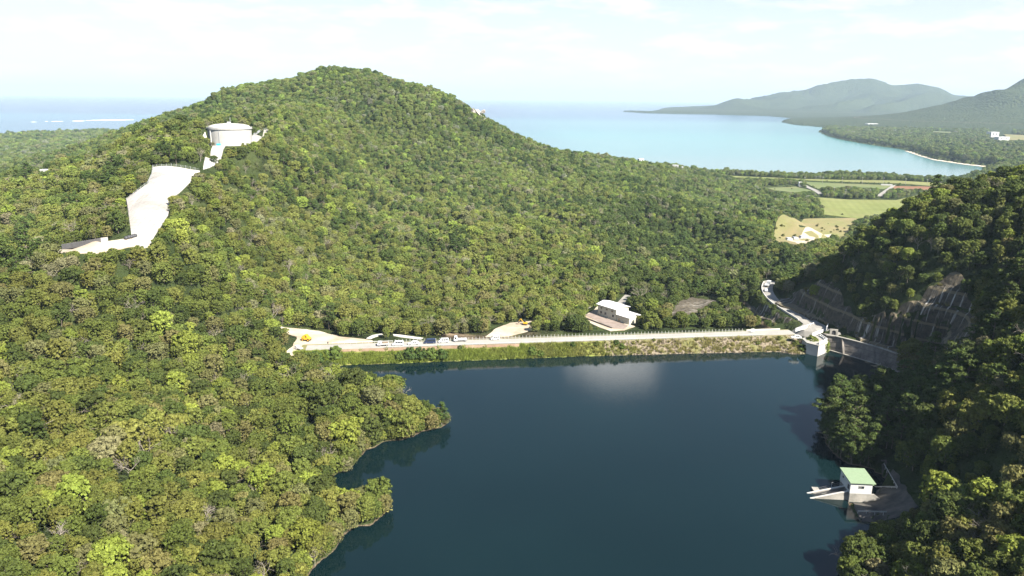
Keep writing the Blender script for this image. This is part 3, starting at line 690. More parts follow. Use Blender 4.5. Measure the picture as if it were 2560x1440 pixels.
# drop trees of far slopes that face away
x, y = TP[:, 0], TP[:, 1]
vis = np.ones(len(TP), bool); far_i = np.where(r > 430)[0]
for c0 in range(0, len(far_i), 4000):
    ii = far_i[c0:c0+4000]; P = np.stack([x[ii], y[ii], z[ii]+14*np.maximum(TS[ii], 1)], 1); tt = np.linspace(.12, .97, 70)
    Q = CAM+(P-CAM)[:, None]*tt[None, :, None]; vis[ii] = ~((Hq(Q[..., 0], Q[..., 1]) > Q[..., 2]).any(1))
TP, TS, z, r = TP[vis], TS[vis], z[vis], r[vis]; x, y = TP[:, 0], TP[:, 1]; NT = len(TP)
# kinds and colours: drifting patches of each
g1 = fbm(x, y, 60, 51, 3); g2 = fbm(x, y, 25, 55, 3); rnd = rng.random(NT); rnd2 = rng.random(NT)
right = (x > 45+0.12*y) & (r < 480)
col = np.where(rnd < .40+.25*g1, 'olive', np.where(rnd < .80+.15*g1, 'mid', 'dark')).astype('<U8')
col[rnd2 < .06+.03*g2] = 'lime'; col[(rnd2 > .925-.04*g2)] = 'brown'; col[(rnd2 > .86) & (rnd2 < .92)] = 'grey'; col[(rnd2 > .835+.015*g2) & (rnd2 < .855+.015*g1)] = 'twig'
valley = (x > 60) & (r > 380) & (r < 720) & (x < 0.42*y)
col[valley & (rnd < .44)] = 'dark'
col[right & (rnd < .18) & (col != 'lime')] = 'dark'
kid = rng.choice(ROUND_I, NT)
pinep = (vnoise(x, y, 45, 61) > .35) & (rnd2 > .3) & (r < 900)
kid[pinep & (rnd > .72)] = PINE_I[0]; col[kid == PINE_I[0]] = 'pine'
pg = (x > 78) & (x < 135) & (y > 195) & (y < 262) & (rnd < .8); kid[pg] = rng.choice(PINE_I, pg.sum()); col[pg] = 'pine'
bare = (rnd2 > .45) & (rnd2 < .50) & (r < 700); kid[bare] = rng.choice(BARE_I, bare.sum()); col[bare] = 'grey'
ROT = rng.uniform(0, 6.283, NT)
tint = np.array([TINT[c] for c in col])*(1+.15*g2[:, None])*rng.uniform(.84, 1.16, (NT, 1))*rng.uniform(.95, 1.05, (NT, 3))
mean_ = np.array([.100, .112, .028]); tint = tint*.74+.26*mean_*(tint.sum(1)/mean_.sum())[:, None]
tint[:, 0] *= 1-.12*np.clip((r-300)/600, -.4, 1); tint[:, 2] *= 1+.25*np.clip((r-300)/600, -.3, 1)  # bluer, then lighter with distance: haze put into the tree colour
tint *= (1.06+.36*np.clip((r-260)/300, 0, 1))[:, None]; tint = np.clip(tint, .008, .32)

# the nearest ones are trees of their own
px_, py_, pd_ = project(np.stack([x, y, z+4*TS], 1))
inview = (px_ > -15) & (px_ < W0+15) & (py_ > 0) & (py_ < H0+25) & (pd_ > 0)
order = np.argsort(np.where(inview, pd_/np.maximum(TS, .5), 1e9))
NEAR = order[:296]
def copy_tree(o, parent=None):
    c = o.copy(); C.objects.link(c)
    if parent: c.parent = parent
    for ch in o.children: copy_tree(ch, c)
    return c
_made = {}
def plant(ki, loc, s, rot, tn, label, cat='tree', group=None, zs=1.0):
    kind, cm, tm = PROTO[ki]
    if ki not in _made:
        root = empty(kind, (0, 0, 0)); a_ = bpy.data.objects.new('crown', cm); b_ = bpy.data.objects.new('trunk', tm)
        if kind == 'bare_tree': bpy.data.objects.remove(a_); a_ = None
        for q in [w_ for w_ in (a_, b_) if w_]: C.objects.link(q); q.parent = root
        _made[ki] = root
    else: root = copy_tree(_made[ki])
    root.location = tuple(map(float, loc)); root.rotation_euler = (0, 0, float(rot)); root.scale = (float(s), float(s), float(s*zs))
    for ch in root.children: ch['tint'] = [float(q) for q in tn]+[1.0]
    for k_ in ('label', 'category', 'group'):
        if k_ in root: del root[k_]
    tag(root, label, cat, group)
    return root
WORD = {'olive': 'olive green', 'mid': 'mid green', 'dark': 'dark green', 'lime': 'bright lime green', 'brown': 'brownish', 'grey': 'grey green', 'pine': 'dark green', 'twig': 'pale greyish brown'}
for i in NEAR:
    where = 'in the shaded wood by the intake house' if x[i] > 20 else ('at the foot of the near slope by the water' if z[i] < 6 else 'in the sunlit wood on the near slope')
    knd = PROTO[kid[i]][0]
    lab = {'broadleaf_tree': WORD[col[i]]+' broadleaf tree ', 'pine_tree': 'layered dark green pine tree ', 'bare_tree': 'leafless grey branched tree '}[knd]+where
    plant(kid[i], (x[i], y[i], z[i]-.1), TS[i], ROT[i], tint[i], lab, group=lab.replace('tree', 'trees', 1))
rest = np.ones(NT, bool); rest[NEAR] = False
# all others: one forest
me = bpy.data.meshes.new('forest'); ri = np.where(rest)[0]; n = len(ri)
me.vertices.add(n); me.vertices.foreach_set('co', np.stack([x[ri], y[ri], z[ri]-.1], 1).ravel())
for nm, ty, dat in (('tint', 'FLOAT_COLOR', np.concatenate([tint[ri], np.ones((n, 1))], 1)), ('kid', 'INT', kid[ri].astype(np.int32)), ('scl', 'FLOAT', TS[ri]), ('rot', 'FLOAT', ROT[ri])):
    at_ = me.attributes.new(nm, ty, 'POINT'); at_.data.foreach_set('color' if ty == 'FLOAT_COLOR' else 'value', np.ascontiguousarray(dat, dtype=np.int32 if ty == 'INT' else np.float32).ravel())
fo = bpy.data.objects.new('forest', me); C.objects.link(fo); tag(fo, 'dense green subtropical forest covering the hills and valley', kind='stuff')
def scatter(ob, sources):
    """sources: list of lists of meshes; the point attribute kid picks which stands on each point"""
    ng = bpy.data.node_groups.new(ob.name+'_growth', 'GeometryNodeTree')
    ng.interface.new_socket('Geometry', in_out='INPUT', socket_type='NodeSocketGeometry'); ng.interface.new_socket('Geometry', in_out='OUTPUT', socket_type='NodeSocketGeometry')
    gi = ng.nodes.new('NodeGroupInput'); go = ng.nodes.new('NodeGroupOutput'); jn = ng.nodes.new('GeometryNodeJoinGeometry')
    def attr(nm, ty):
        a = ng.nodes.new('GeometryNodeInputNamedAttribute'); a.data_type = ty; a.inputs[0].default_value = nm; return a.outputs[0]
    kd, sl, rt = attr('kid', 'INT'), attr('scl', 'FLOAT'), attr('rot', 'FLOAT')
    cx = ng.nodes.new('ShaderNodeCombineXYZ'); ng.links.new(rt, cx.inputs[2])
    for k, meshes in enumerate(sources):
        cmp = ng.nodes.new('FunctionNodeCompare'); cmp.data_type = 'INT'; cmp.operation = 'EQUAL'
        ins = [s for s in cmp.inputs if s.type == 'INT']; ng.links.new(kd, ins[0]); ins[1].default_value = k
        ji = ng.nodes.new('GeometryNodeJoinGeometry')
        for mm in meshes:
            so = bpy.data.objects.new(mm.name, mm); oi_ = ng.nodes.new('GeometryNodeObjectInfo'); oi_.inputs[0].default_value = so
            ng.links.new(oi_.outputs['Geometry'], ji.inputs[0])
        ip = ng.nodes.new('GeometryNodeInstanceOnPoints')
        gt = ng.nodes.new('GeometryNodeGeometryToInstance'); ng.links.new(ji.outputs[0], gt.inputs[0])
        ng.links.new(gi.outputs[0], ip.inputs['Points']); ng.links.new(cmp.outputs[0], ip.inputs['Selection']); ng.links.new(gt.outputs[0], ip.inputs['Instance'])
        ng.links.new(cx.outputs[0], ip.inputs['Rotation']); ng.links.new(sl, ip.inputs['Scale']); ng.links.new(ip.outputs[0], jn.inputs[0])
    ng.links.new(jn.outputs[0], go.inputs[0])
    mod = ob.modifiers.new('growth', 'NODES'); mod.node_group = ng
scatter(fo, [[c_, t_] for _, c_, t_ in PROTO])
print('trees', NT, 'near', len(NEAR))
# ------------------------------------------------------------------ air
def add_haze():
    v = [(sx*47000, sy*47000, sz) for sz in (SEA_Z-12, 520.0) for sx, sy in ((-1, -1), (1, -1), (1, 1), (-1, 1))]
    f = [(0, 3, 2, 1), (4, 5, 6, 7), (0, 1, 5, 4), (1, 2, 6, 5), (2, 3, 7, 6), (3, 0, 4, 7)]
    m = bpy.data.materials.new('haze_air'); m.use_nodes = True; t = m.node_tree; t.nodes.clear()
    o_ = t.nodes.new('ShaderNodeOutputMaterial'); pv = t.nodes.new('ShaderNodeVolumePrincipled')
    pv.inputs['Color'].default_value = (0.62, 0.80, 1.0, 1); pv.inputs['Density'].default_value = HAZE; pv.inputs['Anisotropy'].default_value = 0.0
    t.links.new(pv.outputs[0], o_.inputs['Volume'])
    tag(mesh_obj('haze', v, f, m), 'thin pale blue haze in the air over the bay', kind='stuff')
HAZE = 5.2e-5
#MARK_OBJECTS
# ------------------------------------------------------------------ builders
class MB:
    def __init__(s): s.v, s.f = [], []
    def add(s, v, f):
        o = len(s.v); s.v += [tuple(map(float, p)) for p in v]; s.f += [tuple(o+i for i in q) for q in f]; return s
    def box(s, x0, x1, y0, y1, z0, z1):
        return s.add([(x0,y0,z0),(x1,y0,z0),(x1,y1,z0),(x0,y1,z0),(x0,y0,z1),(x1,y0,z1),(x1,y1,z1),(x0,y1,z1)], [(0,3,2,1),(4,5,6,7),(0,1,5,4),(1,2,6,5),(2,3,7,6),(3,0,4,7)])
    def prism_y(s, prof, y0, y1, t=1.0):
        """outline in x,z pulled along y; t narrows the far and near faces towards the middle at the top"""
        n = len(prof); zs = [p[1] for p in prof]; zl, zh = min(zs), max(zs); ym = (y0+y1)/2
        w = lambda z: 1-(1-t)*(z-zl)/max(zh-zl, 1e-6)
        v = [(x, ym+(y0-ym)*w(z), z) for x, z in prof] + [(x, ym+(y1-ym)*w(z), z) for x, z in prof]
        return s.add(v, [tuple(range(n)), tuple(reversed(range(n, 2*n)))] + [(i+n, (i+1) % n+n, (i+1) % n, i) for i in range(n)])
    def prism_z(s, poly, z0, z1):
        n = len(poly); v = [(p[0], p[1], z0) for p in poly]+[(p[0], p[1], z1) for p in poly]
        return s.add(v, [tuple(reversed(range(n))), tuple(range(n, 2*n))]+[(i, (i+1) % n, (i+1) % n+n, i+n) for i in range(n)])
    def rod(s, a, b, r, n=6, r1=None):
        tube(s.v, s.f, a, b, r, r if r1 is None else r1, n); return s
    def disc_y(s, x, z, y0, y1, r, n=14):
        return s.prism_y([(x+r*math.cos(k*6.2832/n), z+r*math.sin(k*6.2832/n)) for k in range(n)], y0, y1)
    def beam(s, a, b, w, h):
        """box along a..b (ends at mid height of its bottom), width w, height h"""
        a = np.array(a, float); b = np.array(b, float); d = unit(b-a); sd_ = unit(np.array([-d[1], d[0], 0]))*w/2; up_ = np.array([0, 0, h])
        v = [a-sd_, a+sd_, b+sd_, b-sd_]; v = v+[p+up_ for p in v]
        return s.add(v, [(0,1,2,3),(7,6,5,4),(4,5,1,0),(5,6,2,1),(6,7,3,2),(7,4,0,3)])
    def build(s, name, m, parent=None, smooth=False, bev=0):
        o = mesh_obj(name, s.v, s.f, m, parent, smooth)
        bm = bmesh.new(); bm.from_mesh(o.data); bmesh.ops.recalc_face_normals(bm, faces=bm.faces); bm.to_mesh(o.data); bm.free()
        if bev:
            b_ = o.modifiers.new('edge', 'BEVEL'); b_.width = bev; b_.segments = 2; b_.limit_method = 'ANGLE'
        return o
def plain(name, col, rough=0.5, spec=0.4, metal=0.0):
    m, t, b = mat(name, rough, spec); b.inputs['Metallic'].default_value = metal
    c = t.nodes.new('ShaderNodeTexCoord'); n = noise(t, c.outputs['Object'], 1.3, 4, .6)
    t.links.new(ramp(t, n, [(.3, tuple(q*.88 for q in col)), (.7, tuple(min(q*1.06, .9) for q in col))]), b.inputs['Base Color']); return m
M['white_paint'] = plain('white_paint', (.58, .58, .57)); M['rail_white'] = plain('rail_paint', (.41, .405, .385), .7)
M['glass'] = plain('dark_glass', (.02, .025, .03), .1, .6); M['rubber'] = plain('rubber', (.025, .025, .025), .8, .2)
M['navy'] = plain('dark_blue_paint', (.02, .03, .07), .25, .5); M['yellow'] = plain('yellow_paint', (.62, .33, .02), .5); M['grey_metal'] = plain('grey_metal', (.35, .36, .37), .5)
M['dark_metal'] = plain('dark_metal', (.05, .05, .055), .6); M['roof_white'] = plain('white_roof', (.62, .62, .61), .6); M['wall_cream'] = plain('cream_wall', (.50, .485, .39), .9, .1)
M['wall_white'] = plain('white_wall', (.52, .52, .50), .9, .1); M['roof_green'] = plain('pale_green_roof', (.20, .27, .165), .7); M['blue'] = plain('blue_sheet', (.05, .33, .50), .6); M['brown_load'] = plain('brown_load', (.20, .15, .10), .9)
M['silver'] = plain('silver_paint', (.42, .43, .45), .35, .5); M['cloth_dark'] = plain('dark_clothes', (.05, .05, .07), .9, .1); M['lamp'] = plain('lamp_glass', (.5, .45, .4), .2)
def ground_z(x, y): return float(Hq(np.array([x]), np.array([y]))[0])

# ------------------------------------------------------------------ the dam
def dam_pt(u, v, z): return (DA[0]+ax[0]*u+an[0]*v, DA[1]+ax[1]*u+an[1]*v, z)
dam = empty('dam', dam_pt(DAM_L/2, 3.5, 5.0)); tag(dam, 'long low earth dam with grassy and stone-faced bank carrying a road across the reservoir', 'dam')
inv = Matrix.Translation(-Vector(dam.location))
def to_dam(o): o.parent = dam; o.matrix_parent_inverse = inv; return o
def slope_grid(u0, u1, amp, name, m, seed, step=0.8):
    U, V = np.meshgrid(np.arange(u0, u1+.01, step), np.linspace(0, 1, 24))
    V = V*toe(U)*1.45
    zz = 4.93+V*SL(U)+amp*fbm(U, V*1.4, 4.0, seed, 3)*np.clip(-V/1.5, 0, 1)
    X = DA[0]+ax[0]*U+an[0]*V; Y = DA[1]+ax[1]*U+an[1]*V
    return to_dam(grid_obj(name, X, Y, zz, m))
m, t, b = mat('dam_grass', 1.0, .05); p = pos(t)
n1 = noise(t, p, .5, 6, .7); n2 = noise(t, p, .07, 3, .5)
t.links.new(mix(t, ramp(t, n2, [(.4, (0, 0, 0)), (.62, (1, 1, 1))]), ramp(t, n1, [(.3, (.11, .15, .03)), (.7, (.22, .25, .06))]), ramp(t, n1, [(.3, (.13, .13, .035)), (.7, (.25, .225, .09))])), b.inputs['Base Color']); bump(t, b, n1, .8, .5)
M['dam_grass'] = m
m, t, b = mat('dry_stone_facing', .95, .1); p = pos(t)
vo = t.nodes.new('ShaderNodeTexVoronoi'); vo.feature = 'DISTANCE_TO_EDGE'; vo.inputs['Scale'].default_value = .62
wv = t.nodes.new('ShaderNodeVectorMath'); wv.operation = 'ADD'; nz = t.nodes.new('ShaderNodeTexNoise'); nz.inputs['Scale'].default_value = .9; t.links.new(p, nz.inputs['Vector']); t.links.new(p, wv.inputs[0]); t.links.new(nz.outputs['Color'], wv.inputs[1]); t.links.new(wv.outputs[0], vo.inputs['Vector'])
n1 = noise(t, p, .35, 5, .6); n2 = noise(t, p, .11, 5, .65)
st = mix(t, ramp(t, vo.outputs['Distance'], [(.05, (1, 1, 1)), (.16, (0, 0, 0))]), ramp(t, n1, [(.3, (.045, .037, .028)), (.7, (.11, .088, .064))]), (.20, .168, .122))
st = mix(t, ramp(t, n2, [(.52, (0, 0, 0)), (.62, (.85, .85, .85))]), st, ramp(t, n1, [(.3, (.09, .10, .03)), (.7, (.16, .155, .06))]))
t.links.new(st, b.inputs['Base Color']); bump(t, b, vo.outputs['Distance'], -.8, .3); M['stone_facing'] = m
slope_grid(-8, 118, .45, 'grassy_bank', M['dam_grass'], 71)
slope_grid(118.0, DAM_L+5, .28, 'stone_facing', M['stone_facing'], 75)
q = MB(); n_ = 40
for k in range(n_):
    u0, u1 = -8+(DAM_L+14)*k/n_, -8+(DAM_L+14)*(k+1)/n_
    q.add([dam_pt(u0, 0, 4.93), dam_pt(u1, 0, 4.93), dam_pt(u1, 8.2, 4.93), dam_pt(u0, 8.2, 4.93), dam_pt(u1, 22, -3), dam_pt(u0, 22, -3)], [(0, 1, 2, 3), (3, 2, 4, 5)])
to_dam(mesh_obj('crest', q.v, q.f, M['fallow']))
U, V = np.meshgrid(np.arange(4, 82, .8), np.array([0, -.3, -.6, -.9, -1.2]))
wob_ = V*(1+.4*vnoise(U, U*0, 9, 78))
to_dam(grid_obj('bare_soil_strip', DA[0]+ax[0]*U+an[0]*wob_, DA[1]+ax[1]*U+an[1]*wob_, 5.0+wob_*SL(U)+.16+.1*vnoise(U, V, 1.5, 77), M['red_dirt']))
m, t, b = mat('concrete_road', .9, .2); p = pos(t)
t.links.new(mix(t, .5, ramp(t, noise(t, p, .25, 6, .65), [(.35, (.25, .24, .22)), (.65, (.34, .325, .295))]), ramp(t, noise(t, p, 2.2, 3, .5), [(.4, (.26, .25, .225)), (.6, (.31, .30, .27))])), b.inputs['Base Color']); M['crest_road'] = m
q = MB()
for k in range(60):
    u0, u1 = -6+(DAM_L+12)*k/60, -6+(DAM_L+12)*(k+1)/60
    q.add([dam_pt(u0, .75, 5.0), dam_pt(u1, .75, 5.0), dam_pt(u1, 7.1, 5.0), dam_pt(u0, 7.1, 5.0), dam_pt(u0, .75, 4.9), dam_pt(u1, .75, 4.9)], [(0, 1, 2, 3), (4, 5, 1, 0)])
tag(mesh_obj('road', q.v, q.f, M['crest_road']), 'pale concrete road along the top of the dam', kind='structure')
q = MB(); q.add([dam_pt(28, .95, 5.008), dam_pt(DAM_L-8, .95, 5.008), dam_pt(DAM_L-8, 1.1, 5.008), dam_pt(28, 1.1, 5.008)], [(0, 1, 2, 3)])
q.add([dam_pt(28, 6.7, 5.008), dam_pt(DAM_L-8, 6.7, 5.008), dam_pt(DAM_L-8, 6.85, 5.008), dam_pt(28, 6.85, 5.008)], [(0, 1, 2, 3)])
tag(mesh_obj('road_marking', q.v, q.f, M['rail_white']), 'thin white edge lines along the dam road', kind='structure')

def rail_fence(name, pts, label, spacing, h, rails, post_w=.14, m_=None, rail_h=.28, rail_w=.07, cat='guardrail', group=None, over=0.0):
    """posts along a line of 3D points with rails at the given heights"""
    pts = [np.array(p, float) for p in pts]; m_ = m_ or M['rail_white']
    root = empty(name, pts[0]); tag(root, label, cat, group); iv = Matrix.Translation(-Vector(root.location))
    q = MB(); posts = []; carry = 0
    for a_, b_ in zip(pts[:-1], pts[1:]):
        for rz in rails: q.beam(a_+[0, 0, rz], b_+[0, 0, rz], rail_w, rail_h)
        L = np.linalg.norm(b_-a_); d = carry
        while d <= L: posts.append(a_+(b_-a_)*d/L); d += spacing
        carry = d-L
    if rails: o = q.build('rail', m_, root); o.matrix_parent_inverse = iv
    first = None
    for p in posts[:100]:
        if first is None:
            o = MB().box(-post_w/2, post_w/2, -post_w/2, post_w/2, -.3, h).build('post', m_, root); first = o
        else: o = first.copy(); C.objects.link(o); o.parent = root
        o.matrix_parent_inverse = Matrix.Identity(4); o.location = Vector(p)-root.location
    return root
rail_fence('guardrail', [dam_pt(26, .45, 4.93), dam_pt(DAM_L-9, .45, 4.93)], 'long white guardrail along the reservoir side of the dam road', 3.0, .85, (.5,), rail_h=.32, rail_w=.09)
rail_fence('post_fence', [dam_pt(30, 7.5, 4.93), dam_pt(DAM_L-15, 7.5, 4.93)], 'long row of pale upright posts along the valley side of the dam road', 1.55, 1.25, (.32,), post_w=.15, rail_h=.08, cat='fence')
rail_fence('guardrail', [dam_pt(4, 7.6, 4.93), dam_pt(29, 7.5, 4.93)], 'short white guardrail by the curved path behind the parked cars', 2.5, .8, (.5,), rail_h=.3)
# low white kerb wall at the east end of the valley side
q = MB(); e0, e1 = np.array(dam_pt(DAM_L-14, 7.6, 4.6)), np.array(dam_pt(DAM_L+2, 7.8, 4.6)); q.beam(e0, e1, .35, 1.0)
tag(q.build('low_wall', M['white_concrete'], bev=.03), 'low pale kerb wall at the sign end of the dam road', 'wall')

# grass on the banks
def tuft(seed, n=34, h=.75, w=.05):
    g = np.random.default_rng(seed); v, f = [], []
    for k in range(n):
        a_ = g.uniform(0, 6.28); r_ = g.uniform(0, .42); p = np.array([math.cos(a_)*r_, math.sin(a_)*r_, 0]); b_ = g.uniform(0, 6.28); s_ = np.array([math.cos(b_), math.sin(b_), 0])*w*g.uniform(.8, 1.8)
        tip = p+np.array([math.cos(a_)*g.uniform(.1, .4), math.sin(a_)*g.uniform(.1, .4), h*g.uniform(.5, 1.1)]); o = len(v); v += [tuple(p-s_), tuple(p+s_), tuple(tip)]; f.append((o, o+1, o+2))
    me = bpy.data.meshes.new('tuft'); me.from_pydata(v, [], f); me.materials.append(M['foliage']); me.update(); return me
def stuff_points(name, P, kid_, scl, rot, tn, label, sources):
    me = bpy.data.meshes.new(name); n = len(P); me.vertices.add(n); me.vertices.foreach_set('co', np.ascontiguousarray(P, np.float32).ravel())
    for nm, ty, dat in (('tint', 'FLOAT_COLOR', np.concatenate([tn, np.ones((n, 1))], 1)), ('kid', 'INT', kid_), ('scl', 'FLOAT', scl), ('rot', 'FLOAT', rot)):
        at_ = me.attributes.new(nm, ty, 'POINT'); at_.data.foreach_set('color' if ty == 'FLOAT_COLOR' else 'value', np.ascontiguousarray(dat, dtype=np.int32 if ty == 'INT' else np.float32).ravel())
    o = bpy.data.objects.new(name, me); C.objects.link(o); tag(o, label, kind='stuff'); scatter(o, sources); return o
gu, gv = rng.uniform(-10, DAM_L+3, 9000), rng.uniform(.05, .97, 9000)
gv = gv*toe(gu)
dens = np.where(gu < 70, .95, np.where(gu < 120, .95-.015*(gu-70), .16))*(1+.5*fbm(gu, gv, 14, 81, 2)); dens[(gu > 4) & (gu < 82) & (gv > -1.25)] = .03
k = rng.random(9000) < dens; gu, gv = gu[k], gv[k]
GP = np.stack([DA[0]+ax[0]*gu+an[0]*gv, DA[1]+ax[1]*gu+an[1]*gv, 4.85+gv*SL(gu)], 1)
dry = np.clip((gu-60)/90+.35*fbm(gu, gv, 10, 83, 2), 0, 1)[:, None]
tn = np.array([.20, .25, .045])*(1-dry)+np.array([.26, .24, .085])*dry; tn = tn*rng.uniform(.75, 1.25, (len(GP), 1))
stuff_points('grass', GP, rng.integers(0, 3, len(GP)), rng.uniform(.8, 1.9, len(GP)), rng.uniform(0, 6.28, len(GP)), tn, 'rough yellow green grass growing on the dam bank', [[tuft(1)], [tuft(2, 40, .6)], [tuft(3, 30, .95)]])
def slope_pt(px, py):
    a_ = at_z(np.array(float(px)), np.array(float(py)), 3.0); d = ray(px, py); best = None
    for z_ in np.linspace(0, 5, 40):
        p = at_z(np.array(float(px)), np.array(float(py)), z_); uu, v = [float(q_) for q_ in dam_uv(p[0], p[1])]; e_ = abs(4.93+v*float(SL(uu))-z_)
        if best is None or e_ < best[0]: best = (e_, p)
    return best[1]
SB = [(838, 893, 2.6, 'mid', 'tall rounded shrub at the left end of the dam road'), (790, 905, 2.4, 'dark', 'broad blue green bush below the construction yard'), (762, 912, 2.2, 'dark', 'broad blue green bush below the construction yard'),
      (1000, 896, 1.6, 'mid', 'bushy shrub at the left of the thicket on the dam bank'), (1025, 892, 2.3, 'dark', 'large shrub of the thicket below the parked dark van'), (1052, 893, 2.2, 'dark', 'large shrub of the thicket below the parked dark van'), (1078, 892, 2.2, 'mid', 'large shrub of the thicket below the parked dark van'), (1104, 894, 2.0, 'dark', 'rightmost shrub of the thicket on the dam bank'),
      (1330, 884, 1.7, 'mid', 'wide rounded shrub low on the grassy dam bank near mid dam'), (1352, 889, 1.2, 'mid', 'small green shrub at the waterline of the dam near mid dam'), (1432, 864, 1.0, 'dark', 'small dark shrub high on the dam bank'), (1418, 863, .7, 'dark', 'tiny dark shrub high on the dam bank'),
      (1492, 862, 1.0, 'olive', 'small olive shrub above the start of the stone facing'), (1541, 860, 1.0, 'dark', 'dark shrub beside the stone facing'), (1555, 870, 1.1, 'mid', 'leaning shrub beside the stone facing'), (1635, 852, .6, 'olive', 'tiny shrub at the top of the stone facing'),
      (2006, 874, 1.4, 'mid', 'round green shrub against the spillway pier'), (1990, 862, 1.1, 'olive', 'shrub beside the white car at the dam end'), (1948, 848, .9, 'olive', 'small shrub on the dam edge left of the white car'), (1895, 860, .8, 'olive', 'low dry shrub on the stone facing'), (1810, 872, .6, 'olive', 'low dry shrub near the waterline of the stone facing'),
      (1150, 872, .8, 'dark', 'small dark shrub under the bare soil strip'), (1118, 898, .7, 'mid', 'low shrub at the waterline left of mid dam')]
for k, (px, py, s_, cl_, lab) in enumerate(SB):
    p = slope_pt(px, py) if px > 850 else cast(px, py)[0]
    plant(SHRUB_I[k % 2], (p[0], p[1], p[2]-.25*s_), s_, rng.uniform(0, 6.28), np.array(TINT[cl_])*np.array([1, 1.12, 1.15]), lab, 'shrub', 'shrubs on the dam bank')
# trees that stand out
def lone(ki, px, py, z_, s_, cl_, lab, zs=1.0, cat='tree'):
    p = cast(px, py)[0] if z_ is None else at_z(np.array(float(px)), np.array(float(py)), z_)
    return plant(ki, (p[0], p[1], p[2]-.15), s_, rng.uniform(0, 6.28), np.array(TINT[cl_]), lab, cat, zs=zs)
lone(7, 1103, 1058, .7, .72, 'pine', 'round dark pine at the very tip of the wooded point')
lone(2, 980, 985, .8, 1.5, 'mid', 'wide umbrella-shaped tree on the back shore of the wooded point', .66)
lone(8, 925, 972, .8, .85, 'pine', 'spreading pine left of the umbrella-shaped tree', .55)
lone(2, 2272, 912, 5.0, 1.55, 'olive', 'wide olive tree in front of the end of the spillway wall')
lone(4, 2262, 935, 2.5, 1.3, 'brown', 'dry brownish tree below the wide olive tree by the spillway wall')
lone(0, 950, 1262, .6, 1.15, 'mid', 'round tree at the tip of the near wooded point')
lone(8, 2105, 1040, .8, 1.15, 'pine', 'leaning pine at the water edge of the shaded wood')
lone(5, 660, 1240, None, 1.25, 'lime', 'bright lime green crown standing out in the near wood')
lone(3, 2035, 740, None, .9, 'lime', 'lone sunlit bush on the dark cut slope')
lone(6, 535, 408, None, .6, 'dark', 'small dark tree standing before the ramp to the tank')

for k, (px, py) in enumerate([(572, 381), (584, 379), (597, 377), (608, 374), (620, 369), (630, 366), (590, 388), (604, 385), (616, 380), (578, 392), (628, 376), (598, 395)]):
    p = cast(px, py)[0]; plant(SHRUB_I[k % 2], (p[0], p[1], p[2]-.4), rng.uniform(1.1, 1.7), rng.uniform(0, 6.28), np.array(TINT[['olive', 'mid', 'dark'][k % 3]])*1.2, 'low green shrub on the slope just below the storage tank', 'shrub', 'low shrubs below the storage tank')
# ------------------------------------------------------------------ spillway
def zpt(px, py, z): return at_z(np.array(float(px)), np.array(float(py)), z)
pierpoly = [zpt(2047, 864, 4.9), zpt(2070, 854, 4.9), zpt(2050, 838, 4.9), zpt(2006, 846, 4.9), zpt(2018, 857, 4.9)]
pier = empty('spillway_pier', (pierpoly[0][0], pierpoly[0][1], 0)); tag(pier, 'pale concrete pier standing in the water at the right end of the dam', 'pier')
iv = Matrix.Translation(-Vector(pier.location))
o = MB().prism_z([p[:2] for p in pierpoly], -4, 4.85).build('pier_body', M['white_concrete'], pier, bev=.06); o.matrix_parent_inverse = iv
o = MB().prism_z([(p[0]+(p[0]-pierpoly[2][0])*.04, p[1]+(p[1]-pierpoly[2][1])*.04) for p in pierpoly], 4.85, 5.12).build('deck', M['crest_road'], pier, bev=.04); o.matrix_parent_inverse = iv
def parapet(a_, b_, label, h=1.15, slots=4, w=.3):
    a_ = np.array(a_, float); b_ = np.array(b_, float); L = np.linalg.norm((b_-a_)[:2]); ang = math.atan2(b_[1]-a_[1], b_[0]-a_[0])
    root = empty('parapet', a_, ang); tag(root, label, 'parapet', 'white parapets at the spillway bridge')
    MB().box(0, L, -w/2, w/2, -.4, h*.3).build('base_rail', M['white_paint'], root, bev=.02)
    MB().box(0, L, -w/2, w/2, h*.72, h).build('top_rail', M['white_paint'], root, bev=.02)
    for k in range(slots+1):
        c_ = (L-.45)*k/slots+.225; MB().box(c_-.225, c_+.225, -w/2+.004, w/2-.004, h*.3, h*.72).build('baluster', M['white_paint'], root)
    return root
parapet(zpt(2030, 839, 5.1), zpt(2057, 829, 5.1), 'slotted white parapet at the inner side of the spillway deck')
parapet(zpt(2047, 862, 5.12), zpt(2067, 852.5, 5.12), 'slotted white parapet on the water end of the spillway pier')
parapet(zpt(2067, 852, 5.12), zpt(2049, 840, 5.12), 'slotted white parapet along the right side of the spillway pier')
parapet(zpt(1988, 827, 5.0), zpt(2016, 819, 5.0), 'slotted white parapet where the dam road turns to the hillside', slots=5)
parapet(zpt(2016, 819, 5.0), zpt(2034, 811, 5.2), 'white parapet on the outer bend of the road', slots=2)
parapet(zpt(2066, 824, 6.2), zpt(2070, 813, 6.5), 'short white parapet beside the arched culvert', slots=2)
